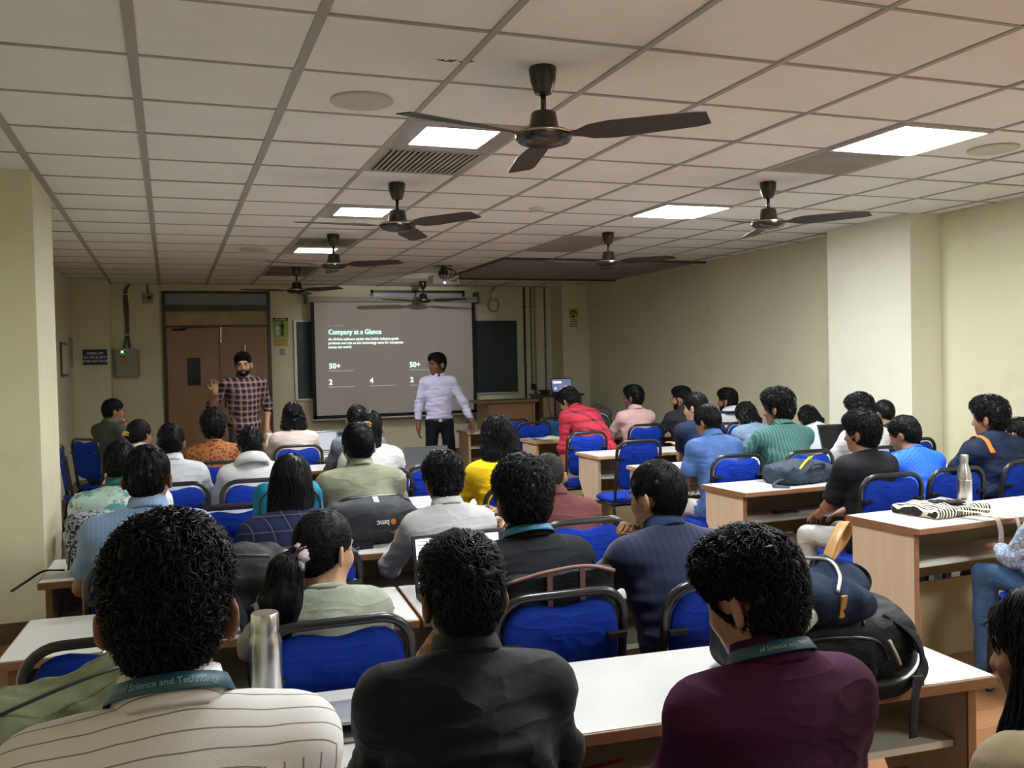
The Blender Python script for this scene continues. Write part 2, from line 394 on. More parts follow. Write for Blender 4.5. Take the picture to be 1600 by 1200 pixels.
# electrical box with conduit
t = thing('distribution_box', 'grey metal switch box with a green lamp beside the door', 'electrical box', (-.53, YF-.001, 1.47))
BOXM = mat('box_grey_paint', (.30, .28, .23), .45, var=.08)
MB().box(-.145, .145, -.11, .0, 0, .375, bev=.006).build('case', BOXM, t)
MB().box(-.125, .125, -.118, -.109, .015, .355, bev=.004).build('lid', BOXM, t)
for k, (x, z, mt) in enumerate(((-.085, .335, None), (-.055, .335, emat('green_lamp', (.1, 1, .2), 9)), (-.02, .335, None), (-.075, .275, None), (-.035, .275, None))):
    MB().lathe([(.012, 0), (.012, .012), (.006, .016)], seg=12).xf(Matrix.Translation((x, -.118, z)) @ Matrix.Rotation(math.pi/2, 4, 'X')).build('indicator_lamp', mt or mat('lamp_red', (.10, .015, .012), .3), t)
MB().box(-.06, .0, -.1195, -.117, .19, .225).build('caution_label', mat('label_orange', (.45, .22, .04), .6), t)
MB().box(.15, .158, -.06, -.03, .0, .36).box(-.13, -.11, -.05, -.03, -.02, 0).box(.11, .13, -.05, -.03, -.02, 0).build('hinge_rail', BOXM, t)
CONDM = mat('conduit_grey', (.10, .10, .085), .5)
t = thing('conduit', 'grey twin cable conduit running from ceiling to the switch box', 'conduit', (-.53, YF, 1.86))
MB().tube(bez([(.06, -.03, CEIL-1.86), (.0, -.02, .76), (-.005, -.02, .5), (.01, -.02, .2), (-.03, -.04, 0)], 6), .016).build('pipe', CONDM, t, True)
MB().tube(bez([(.065, -.03, CEIL-1.86), (.02, -.02, .76), (.03, -.02, .5), (.025, -.02, .2), (.04, -.04, 0)], 6), .013).build('pipe', CONDM, t, True)
for z in (.17, .71): MB().box(-.035, .055, -.04, .0, z, z+.012).build('clamp', STEEL, t)
t = thing('wall_camera', 'small square camera box high on the wall left of the door', 'camera', (-.247, YF, 2.53))
MB().box(-.07, .07, -.06, .0, -.065, .065, bev=.01).build('box', BOXM, t)
MB().lathe([(.028, 0), (.028, .02), (.018, .03), (.001, .03)], seg=16).xf(Matrix.Translation((.02, -.06, 0)) @ Matrix.Rotation(math.pi/2, 4, 'X')).build('lens', BLACKM, t, True)
MB().tube([(0, -.02, .06), (0, -.02, CEIL-2.53)], .012).build('pipe', CONDM, t, True)
# notices on the left wall
t = thing('picture_frame', 'small framed notice on the left wall', 'frame', (XL, 12.09, 1.70))
MB().box(0, .02, -.36, .36, -.2, .2).build('frame', mat('frame_redwood', (.10, .03, .02), .4), t)
MB().box(.02, .022, -.3, .3, -.17, .17).build('sheet', PAPER, t)
t = thing('wall_switch_plate', 'tall switch plate high on the left wall by the corner', 'switch', (XL, 12.95, 1.80))
MB().box(0, .015, -.13, .13, -.19, .19, bev=.004).build('plate', mat('switch_grey', (.33, .31, .24), .5), t)
for k in range(4): MB().box(.015, .021, -.09, .09, -.17+k*.09, -.1+k*.09).build('switch', GREYP, t)
# dustbin poster
t = thing('poster', 'green use dustbin poster beside the door', 'poster', (1.498, YF, 2.11))
MB().box(-.107, .107, -.004, 0, -.142, .142).build('sheet', mat('poster_green', (.26, .38, .05), .5, var=.25, vscale=9), t)
MB().box(-.107, .107, -.0055, -.004, .105, .142).build('header', mat('poster_header', (.015, .02, .03), .5), t)
text('lettering', 'USE DUSTBIN', .026, (0, -.006, .114), RX, INKW, t, 'CENTER', .0005)
f = MB()
f.lathe([(.001, .0), (.014, .004), (.016, .016), (.011, .028), (.001, .031)], (.02, 0, .06), 10)
f.box(.0, .04, -.004, .004, -.01, .056).box(.002, .017, -.004, .004, -.115, -.01).box(.022, .038, -.004, .004, -.115, -.01).box(-.03, .004, -.004, .004, .03, .043).box(.036, .046, -.004, .004, -.02, .05)
f.xf(Matrix.Translation((.0, -.005, 0)) @ Matrix.Diagonal((1, .08, 1, 1))).build('figure_print', INKD, t)
b = MB().prism([(-.075, 0, .02), (-.02, 0, .02), (-.03, 0, -.1), (-.065, 0, -.1)], .0015, (0, -1, 0)).box(-.08, -.015, -.002, 0, .02, .028)
b.xf(Matrix.Translation((0, -.004, 0))).build('bin_print', PAPER, t)
tg = MB()
for k in range(3): tg.tube(arc((-.048, -.0062, -.035), .018, k*2.09, k*2.09+1.4, 5), .004, 4)
tg.build('recycle_print', mat('print_green', (.05, .18, .04), .6), t)
o = MB().box(-.10, .10, -.003, 0, -.056, .056).build('notice_sheet', mat('notice_yellow', (.50, .40, .12), .7, var=.12)); o.location = (1.492, YF, 1.906)
tag(o, 'yellow paper notice under the dustbin poster', 'notice')
ln = MB()
for k in range(3): ln.box(-.08, .08, -.004, -.003, .03-k*.03, .034-k*.03)
ln.build('print_lines', mat('ink_brown', (.12, .07, .03), .7), o)
o = MB().box(-.05, .05, -.003, 0, -.074, .074).build('notice_sheet', PAPER); o.location = (1.51, YF, 1.76)
tag(o, 'small white notice with a grey square under the yellow notice', 'notice')
MB().box(-.04, .04, -.004, -.003, -.035, .06).build('grey_print', mat('print_grey', (.34, .34, .36), .7), o)
# blackboard behind the screen
t = thing('chalkboard', 'long green chalkboard partly behind the projector screen', 'chalkboard', (3.39, YF, 1.645))
BRD = mat('board_green', (.012, .025, .025), .45, var=.25, vscale=2, bump=.03)
MB().box(-1.68, 1.68, -.02, 0, -.55, .55).build('board', BRD, t)
ALU = mat('aluminium_pale', (.55, .55, .50), .4, .4)
MB().box(-1.715, -1.68, -.035, 0, -.575, .575).box(1.68, 1.715, -.035, 0, -.575, .575).box(-1.68, 1.68, -.035, 0, .55, .575).box(-1.68, 1.68, -.04, 0, -.575, -.55).build('frame', ALU, t)
MB().box(.62, .66, -.05, 0, .55, .6).box(.3, .36, -.012, 0, .63, .65).build('hook', CONDM, t)
# high window
w = struct(obj('window_1', None, None, (3.52, YF, 2.585)))
MB().box(-.72, -.68, -.02, .02, -.1, .07).box(.68, .72, -.02, .02, -.1, .07).box(-.72, .72, -.02, .02, .03, .07).box(-.72, .72, -.02, .02, -.1, -.09).build('window_frame', DARKF, w)
MB().box(-.68, .68, -.006, .004, -.09, .03).build('pane', mat('window_pale', (.42, .50, .54), .3), w)
# projector screen
t = thing('projector_screen', 'pull down projector screen showing a company slide', 'projector screen', (3.115, 13.30, 0))
SCRM = mat('screen_fabric', (.50, .475, .44), .85, spec=.1)
MB().tube([(-1.27, 0, 2.50), (1.27, 0, 2.50)], .042, 14).box(-1.27, 1.27, -.03, .05, 2.50, 2.545).build('case', mat('screen_case', (.36, .34, .29), .5), t, 'auto')
for s in (-1, 1): MB().box(s*1.27-.012, s*1.27+.012, -.05, .2, 2.45, 2.62).build('bracket', CONDM, t)
MB().box(-1.195, 1.195, -.004, 0, .80, 2.48).build('fabric', SCRM, t)
BK = mat('screen_border_black', (.008, .008, .009), .8)
MB().box(-1.22, -1.17, -.006, -.001, .80, 2.48).box(1.17, 1.22, -.006, -.001, .80, 2.48).box(-1.22, 1.22, -.006, -.001, .80, .85).build('border', BK, t)
MB().tube([(-1.24, 0, .79), (1.24, 0, .79)], .014, 10).build('weight_bar', mat('bar_pale', (.55, .53, .48), .5), t, True)
MB().tube([(-1.18, 0.01, 2.5), (-1.18, .01, 2.46)], .003).build('cord', CONDM, t)
EM = emat('slide_mint', (.42, 1.0, .80), .85); EW = emat('slide_white', (.75, 1.0, .93), .8); EG = emat('slide_dim', (.8, .9, .86), .12)
def sl(px, py):
    p = aty(px, py, 13.29); return (p[0]-3.115, -.008, p[2])
sx = 3.115
def stx(b, px, py, h, mt, bold=0, sxx=1.0): return text('slide_lettering', b, h, sl(px, py), RX, mt, t, 'LEFT', bold, sxx)
stx('01  |  OVERVIEW', 513, 510, .033, EG)
stx('Company at a Glance', 513, 522.5, .098, EM, .0022, .90)
for k, b in enumerate(('An AI-first software studio that builds industry-grade', 'products and acts as the technology team for companies', 'across the world.')): stx(b, 513, 532+k*6.15, .053, EW, .0008, .90)
for b, px, py in (('50+', 514, 576), ('50+', 640, 573.5), ('2', 514, 601), ('4', 578, 598.5), ('2', 641, 597)): stx(b, px, py, .105, EW, .002)
for px, py, w_ in ((513, 580, .36), (640, 578, .36), (513, 605, .38), (578, 603, .38), (640, 602, .36)):
    a = sl(px, py); MB().box(a[0], a[0]+w_, a[1]-.001, a[1], a[2]-.005, a[2]+.004).build('slide_caption', EG, t)
# wifi router / wall device
t = thing('wall_router', 'white oval wireless router on the wall right of the screen', 'router', (4.70, YF, 2.50))
MB().lathe([(.001, 0), (.07, 0), (.075, .02), (.06, .045), (.001, .05)], seg=24).xf(Matrix.Translation((0, 0, -.07)) @ Matrix.Rotation(math.pi/2, 4, 'X') @ Matrix.Diagonal((1, 1.2, 1, 1))).build('body', WHITEP, t, 'auto')
MB().box(-.045, .04, -.05, 0, .03, .15, bev=.008).build('socket_box', WHITEP, t)
MB().tube(bez([(-.04, -.02, .05), (-.085, -.02, -.02), (-.09, -.02, -.1), (-.04, -.02, -.16), (.05, -.02, -.15), (.09, -.02, -.06), (.06, -.02, .03)], 6), .004, 5).tube([(0, -.02, .15), (.0, -.02, .2)], .008, 6).build('cable', INKD, t, True)
# pipes
for x, r, z0, mt, lab in ((5.205, .016, .3, 'pipe_black', 'black vertical pipe beside the chalkboard'), (5.315, .014, 1.2, 'pipe_grey', 'grey vertical conduit above the small black switch'), (5.38, .018, .9, 'pipe_cream', 'cream vertical conduit in the front right corner'), (5.55, .014, .3, 'pipe_grey', 'grey vertical conduit next to the front pilaster')):
    c = {'pipe_black': (.012, .011, .01), 'pipe_grey': (.20, .20, .18), 'pipe_cream': (.42, .40, .31)}[mt]
    o = MB().tube([(0, 0, z0), (0, 0, CEIL+.003)], r, 10).build('conduit', mat(mt, c, .5), None, True); o.location = (x, YF-r, 0); tag(o, lab, 'conduit')
    for z in (z0+.1, 1.8, 2.4): MB().box(-r-.008, r+.008, -r-.003, r, z, z+.015).build('clamp', mat(mt, c, .5), o)
o = thing('wall_socket', 'small black socket at the end of the grey conduit', 'socket', (5.333, YF, 1.16))
MB().box(-.04, .04, -.04, 0, -.045, .045, bev=.005).build('body', BLACKM, o)
MB().tube(bez([(.01, -.03, -.04), (.02, -.05, -.15), (.04, -.2, -.2)], 5), .004, 5).build('cable', INKD, o, True)
t = thing('warning_sign', 'yellow warning notice on the front right pilaster', 'sign', (5.846, 13.05, 2.208))
MB().box(-.08, .08, -.004, 0, -.15, .15).build('sheet', PAPER, t)
MB().box(-.075, .075, -.006, -.004, .0, .145).build('yellow_panel', mat('warn_yellow', (.48, .36, .02), .6), t)
g = MB().tube(arc((0, -.0068, .055), .05, .3, math.pi-.3, 8), .009, 4).box(-.014, .014, -.0075, -.006, .01, .045); g.lathe([(.02, 0), (.02, .0012)], seg=12).xf(Matrix.Identity(4)); g.build('pictogram', INKD, t)
lnm = mat('ink_violet', (.10, .05, .10), .7); l = MB()
for k, w_ in enumerate((.035, .07, .06, .07, .07)): l.box(-w_, w_, -.005, -.004, -.03-k*.025, -.018-k*.025)
l.build('print_lines', lnm, t)
# projector
t = thing('projector', 'white projector hung from the ceiling facing the screen', 'projector', (3.08, 10.62, CEIL-.16))
MB().box(-.16, .16, -.12, .13, -.06, .045, bev=.012).build('body', mat('projector_white', (.62, .60, .55), .45), t)
p = MB()
for k in range(5): p.box(-.085+k*.02, -.073+k*.02, -.1235, -.119, .01, .02).box(-.05+k*.018, -.04+k*.018, -.1235, -.119, -.012, -.002)
for k in range(4): p.box(.05+k*.022, .064+k*.022, -.1235, -.119, -.035, -.022)
p.build('ports', INKD, t)
MB().lathe([(.06, .10), (.055, .05), (.02, .045)], seg=16).tube([(0, 0, .05), (0, 0, .163)], .03, 10).box(-.1, .1, -.05, .05, .15, .158).build('mount', BLACKM, t)
MB().lathe([(.035, 0), (.035, .03), (.03, .035), (.001, .03)], seg=18).xf(Matrix.Translation((.06, .13, -.005)) @ Matrix.Rotation(-math.pi/2, 4, 'X')).build('lens', GLASSD, t, True)
c = MB()
for k in range(5): c.tube(bez([(-.06+k*.03, -.125, .0), (-.1+k*.05, -.16, .05), (-.05+k*.04, -.05, .11), (-.02, .0, .15)], 5), .006, 5)
c.tube(bez([(.09, -.125, -.03), (.13, -.17, .0), (.2, -.1, .04), (.1, -.03, .05), (.02, 0, .1)], 5), .005, 5); c.build('cables', INKD, t, True)
MB().lathe([(.012, 0), (.012, .003)], seg=10).xf(Matrix.Translation((-.02, -.121, -.05)) @ Matrix.Rotation(math.pi/2, 4, 'X')).build('status_lamp', emat('blue_lamp', (.35, .45, 1), 5), t)
# lecturer's desk, side table, laptop
LEC = wood('lectern_wood', (.34, .18, .085), (.42, .235, .115), 3, 0)
t = thing('lecture_desk', 'wooden lecture desk with an orange front panel on the platform', 'desk', (4.53, 12.55, DAIS_Z))
MB().box(-.46, .40, -.28, .30, .83, .865, bev=.005).build('top', wood('desk_top_brown', (.22, .13, .07), (.30, .18, .10), 3, 0), t)
MB().box(-.32, .33, -.20, -.18, .05, .83).build('front_panel', LEC, t)
for s, x in ((0, -.35), (1, .33)): MB().box(x, x+.025, -.24, .28, 0, .83).build('side_panel', LEC, t)
t = thing('side_cabinet', 'low dark topped cabinet carrying the presenting laptop', 'cabinet', (5.28, 12.45, DAIS_Z))
CABW = wood('cabinet_wood', (.24, .17, .09), (.31, .225, .125), 3, 2)
MB().box(-.33, .33, -.26, .26, .90, .93, bev=.004).build('top', BLACKM, t)
MB().box(-.31, .31, -.22, .25, .0, .90).build('body', mat('cabinet_inner', (.16, .11, .06), .6), t)
for x in (-.305, -.005): 
    dd = MB().box(x, x+.30, -.245, -.22, .05, .88, bev=.003).build('cabinet_door', CABW, t)
    MB().lathe([(.012, 0), (.014, .015), (.001, .02)], (0, 0, 0), 10).xf(Matrix.Translation((x+(.27 if x < -.1 else .2), -.245, .7)) @ Matrix.Rotation(math.pi/2, 4, 'X')).build('knob', BLACKM, dd)
cb = MB()
for k, pts in enumerate(([(-.25, -.26, .93), (-.24, -.27, .8), (-.2, -.28, .62), (-.12, -.27, .5)], [(-.1, -.26, .93), (-.08, -.27, .7), (-.12, -.27, .5)], [(-.13, -.262, .94), (-.13, -.266, .6), (-.13, -.266, .3)])): cb.tube(bez(pts, 6), (.004, .004, .016)[k], 6)
cb.build('hanging_cable', INKD, t, True)
o = thing('cable_heap', 'heap of black cables on the side cabinet', 'cables', (5.07, 12.4, DAIS_Z+.93))
h = MB(); rr = random.Random(2)
for k in range(5): h.tube(bez([(rr.uniform(-.12, .12), rr.uniform(-.12, .12), .006+.012*k) for _ in range(6)], 6), .006, 5)
h.build('cable', INKD, o, True)

sp = bpy.data.lights.new('projector_beam', 'SPOT'); sp.energy = 42; sp.spot_size = 1.25; sp.spot_blend = .5; sp.shadow_soft_size = .02; sp.color = (1, .97, .95)
so_ = bpy.data.objects.new('projector_beam', sp); COL.objects.link(so_); so_.location = (3.14, 10.82, CEIL-.165)
so_.rotation_euler = (Vector((3.115, 13.3, 1.62))-Vector(so_.location)).to_track_quat('-Z', 'Y').to_euler()
# ---------------------------------------------------------------- desks
LAM = stained('white_laminate', (.57, .565, .535), (.45, .44, .40), .4, .3)
EDGEB = wood('edge_band_brown', (.20, .09, .04), (.30, .15, .07), 4, 0, .4)
EDGEO = wood('edge_band_pine', (.46, .30, .15), (.55, .37, .20), 4, 0, .45)
PANELW = wood('panel_maple', (.55, .43, .31), (.64, .52, .385), 1.3, 2, .5, .05)
PANELD = stained('panel_inner', (.36, .29, .17), (.16, .12, .06), .7)
SHELFW = mat('shelf_cream', (.62, .60, .50), .5, var=.06)
DW = 1.2; DD = .46; DH = .75
dcache = {}
def desk_meshes(edge):
    if edge.name in dcache: return dcache[edge.name]
    w = DW/2-.004; D = {}
    D['top'] = MB().box(-w+.004, w-.004, .004, DD-.004, DH-.018, DH).mesh('top', LAM)
    D['edge_band'] = MB().box(-w, w, -.003, .004, DH-.028, DH-.001, bev=.004).box(-w, w, DD-.004, DD+.003, DH-.028, DH-.001, bev=.004).box(-w, -w+.004, .004, DD-.004, DH-.028, DH-.001).box(w-.004, w, .004, DD-.004, DH-.028, DH-.001).box(-w+.004, w-.004, .004, DD-.004, DH-.028, DH-.018).mesh('edge_band', edge)
    prof = [(.05, 0), (.30, 0), (.30, .30), (.44, .52), (.44, DH-.028), (.05, DH-.028)]
    D['side_panel'] = MB().prism([(0, y, z) for y, z in prof], .022, (1, 0, 0)).mesh('side_panel', PANELW)
    D['side_edge'] = MB().box(-.001, .023, .044, .0505, 0, DH-.028).mesh('side_edge', edge)
    D['shelf'] = MB().box(-w+.05, w-.05, .09, .40, .545, .563).mesh('shelf', SHELFW)
    D['modesty_panel'] = MB().box(-w+.05, w-.05, .405, .42, .40, DH-.028).mesh('modesty_panel', PANELD)
    D['lower_panel'] = MB().box(-w+.05, w-.05, .255, .27, .04, .42).mesh('lower_panel', PANELD)
    dcache[edge.name] = D; return D
def desk(x0, ynear, rz, edge, lab, grp):
    """unit whose near left corner stands at (x0, ynear)"""
    c, s = math.cos(rz), math.sin(rz); t = thing('classroom_desk', lab, 'desk', (x0+c*DW/2, ynear+s*DW/2, 0), rz, grp); D = desk_meshes(edge)
    for k in ('top', 'edge_band', 'shelf', 'modesty_panel', 'lower_panel'): obj(k, D[k], t)
    for x in (-DW/2+.026, DW/2-.048):
        p = obj('side_panel', D['side_panel'], t, (x, 0, 0)); obj('edge_strip', D['side_edge'], p)
    return t
# left block rows (near edge y), right block rows
LROW = [1.80, 2.83, 3.90, 5.00, 6.10, 7.20, 8.25]
ORD = ['first', 'second', 'third', 'fourth', 'fifth', 'sixth', 'seventh']
for k, y in enumerate(LROW):
    rz = (-.07, -.06, -.02, .0, 0, 0, 0)[k]
    for u in (0, 1):
        x = -.50+1.2*u+(.0, .02, -.0, .03, .0, .02, 0)[k]; yy = y+(.09, .06, .02, 0, 0, 0, 0)[k]+math.sin(rz)*1.2*u
        desk(x, yy, rz, EDGEB, 'white topped desk in the door side block, %s row from the back, %s half' % (ORD[k], ('wall side', 'aisle side')[u]), 'desks in the door side block')
RROW = [(3.17, 3.30, .05), (3.15, 4.63, .03), (3.22, 5.82, .0), (3.32, 6.98, .0), (3.42, 8.62, .0), (3.22, 10.25, .0)]
for k, (x, y, rz) in enumerate(RROW):
    for u in (0, 1):
        if k == 5 and u: continue
        desk(x+1.2*u, y+1.2*u*math.sin(rz), rz, EDGEB if k < 2 else EDGEO, 'maple sided desk in the far wall block, %s row from the back, %s half' % (ORD[k], ('aisle side', 'wall side')[u]), 'desks in the far wall block')
# ---------------------------------------------------------------- chairs
BLUE = None
def fabric(name, c, rough=.85, var=.15, vscale=14, bump=.25, bscale=350, sheen=.0, fold=11, fbump=.4):
    if name in MATS: return MATS[name]
    m = N(name); f = m.noise(vscale, 4, .6); m.col(m.mix(m.ramp(f, .3, .7), tuple(v*(1-var) for v in c), tuple(v*(1+var) for v in c)))
    m.set(rough, 0, .14, **{'Sheen Weight': sheen}); m.bump(m.math('ADD', m.math('MULTIPLY', m.noise(bscale, 2), .12), m.math('ADD', m.math('MULTIPLY', m.noise(fold, 3, .5, (1, 1, 1.7)), .7), m.math('MULTIPLY', m.math('POWER', m.math('SUBTRACT', 1, m.math('ABSOLUTE', m.math('SUBTRACT', m.math('MULTIPLY', m.noise(4.5, 2, .45, (1, 1, 2.6)), 2), 1))), 6), .55))), fbump, .02); MATS[name] = m.m; return m.m
BLUE = fabric('royal_blue_fabric', (.005, .030, .30), .75, .2, 9)
TEALF = fabric('faded_blue_fabric', (.02, .09, .22), .7, .25, 7)
FRAME = mat('black_tube', (.014, .012, .012), .28, var=.2, vscale=20)
def cushion(w, h, d, dip=0, n=12):
    """upholstered pad in x,z with thickness in y; rounded corners, optional dip in the top edge"""
    V = []; F = []; r = .06
    def out(a):
        c, s = math.cos(a), math.sin(a); p = 4.5
        k = (abs(c)**p+abs(s)**p)**(-1/p); x, z = w/2*c*k, h/2*s*k
        if dip and z > 0: z -= dip*math.exp(-(x/(.07))**2)*(z/(h/2))
        return x, z
    A = 40; rings = [(.0, d/2), (.5, d/2), (.85, d/2*.92), (.97, d/2*.6), (1, 0), (.97, -d/2*.6), (.85, -d/2*.92), (.5, -d/2), (0, -d/2)]
    for q, yy in rings:
        for a in range(A): x, z = out(2*math.pi*a/A); V.append((x*q, yy, z*q))
    for i in range(len(rings)-1):
        for a in range(A): F.append((i*A+a, i*A+(a+1) % A, (i+1)*A+(a+1) % A, (i+1)*A+a))
    return V, F
def chair_meshes(fab):
    C = {}; tilt = Matrix.Translation((0, -.175, .46)) @ Matrix.Rotation(.14, 4, 'X')
    V, F = cushion(.352, .375, .036, .022); C['backrest'] = MB().add(V, F).xf(tilt @ Matrix.Translation((0, 0, .25))).mesh('backrest', fab, True)
    w = .192; hh = .452; rr = .085
    path = [(-w, 0, -.03)] + [(-w, 0, .1), (-w, 0, hh-rr)] + arc((-w+rr, 0, hh-rr), rr, math.pi, math.pi/2, 7) + arc((w-rr, 0, hh-rr), rr, math.pi/2, 0, 7) + [(w, 0, .1), (w, 0, -.03)]
    C['back_frame'] = MB().tube(path, .0135, 8).xf(tilt).mesh('back_frame', FRAME, True)
    C['bracket'] = [MB().box(s*.192-(.0 if s < 0 else .06), s*.192+(.06 if s < 0 else 0), -.03, -.014, .315, .333, bev=.003).xf(tilt).mesh('bracket', FRAME) for s in (-1, 1)]
    V, F = cushion(.43, .42, .05); C['seat'] = MB().add(V, F).xf(Matrix.Translation((0, .0, .437)) @ Matrix.Rotation(-math.pi/2, 4, 'X')).mesh('seat', fab, True)
    def side(s):
        x = s*.205; r = .05
        p = [(x, .215, 0), (x, .205, .2), (x, .2, .35)] + [(x, .2-r+r*math.cos(a), .35+r*math.sin(a)) for a in (.4, .8, 1.2, 1.57)] + [(x, .0, .40), (x, -.13, .395)] + [(x, -.15-.03*math.sin(a), .365+.03*math.cos(a)) for a in (.3, .9, 1.4)] + [(x, -.2, .2), (x, -.235, 0)]
        return MB().tube(p, .0125, 8).lathe([(.016, 0), (.016, .018)], (x, .215, 0), 8).lathe([(.016, 0), (.016, .018)], (x, -.235, 0), 8).mesh('leg_frame', FRAME, True)
    C['leg_frame'] = [side(-1), side(1)]
    C['cross_bar'] = MB().tube([(-.205, .15, .395), (.205, .15, .395)], .01, 6).tube([(-.205, -.12, .395), (.205, -.12, .395)], .01, 6).tube([(-.192, -.175, .44), (-.205, -.13, .395)], .011, 6).tube([(.192, -.175, .44), (.205, -.13, .395)], .011, 6).mesh('cross_bar', FRAME, True)
    return C
CM = {'blue': chair_meshes(BLUE), 'teal': chair_meshes(TEALF)}
def chair(x, y, rz, lab, kind='blue', grp='blue padded classroom chairs'):
    C = CM[kind]; t = thing('classroom_chair', lab, 'chair', (x, y, 0), rz, grp)
    for k in ('seat', 'backrest', 'back_frame', 'cross_bar'): obj(k, C[k], t)
    for k in ('bracket', 'leg_frame'):
        for q in C[k]: obj(k, q, t)
    return t
# empty chairs seen in the photo: x, y of the back's top edge, turned into the chair's place
def empty_chair(px, py, Y, lab, rz=0, kind='blue'):
    p = aty(px, py, Y); return chair(p[0]-math.sin(rz)*.24, Y+.24*math.cos(rz), rz, lab, kind)
empty_chair(172, 985, 2.40, 'empty blue chair at the wall end of the second row from the back')
empty_chair(918, 668, 7.50, 'empty blue chair with the red check shirt man standing beside it')
empty_chair(999, 680, 6.48, 'empty blue chair at the pine edged aisle desk')
empty_chair(835, 655, 9.13, 'empty blue chair behind the desk with papers on it')
empty_chair(802, 650, 9.72, 'empty blue chair before the lecture desk')
empty_chair(866, 648, 9.72, 'empty faded blue chair near the side cabinet', kind='teal')
empty_chair(517, 682, 8.86, 'empty blue chair at the front row behind the white laptop')
empty_chair(682, 720, 5.66, 'empty blue chair at the aisle end beside the white shirted woman', 0)
empty_chair(372, 782, 4.5, 'empty blue chair between the light blue and dark plaid sitters')
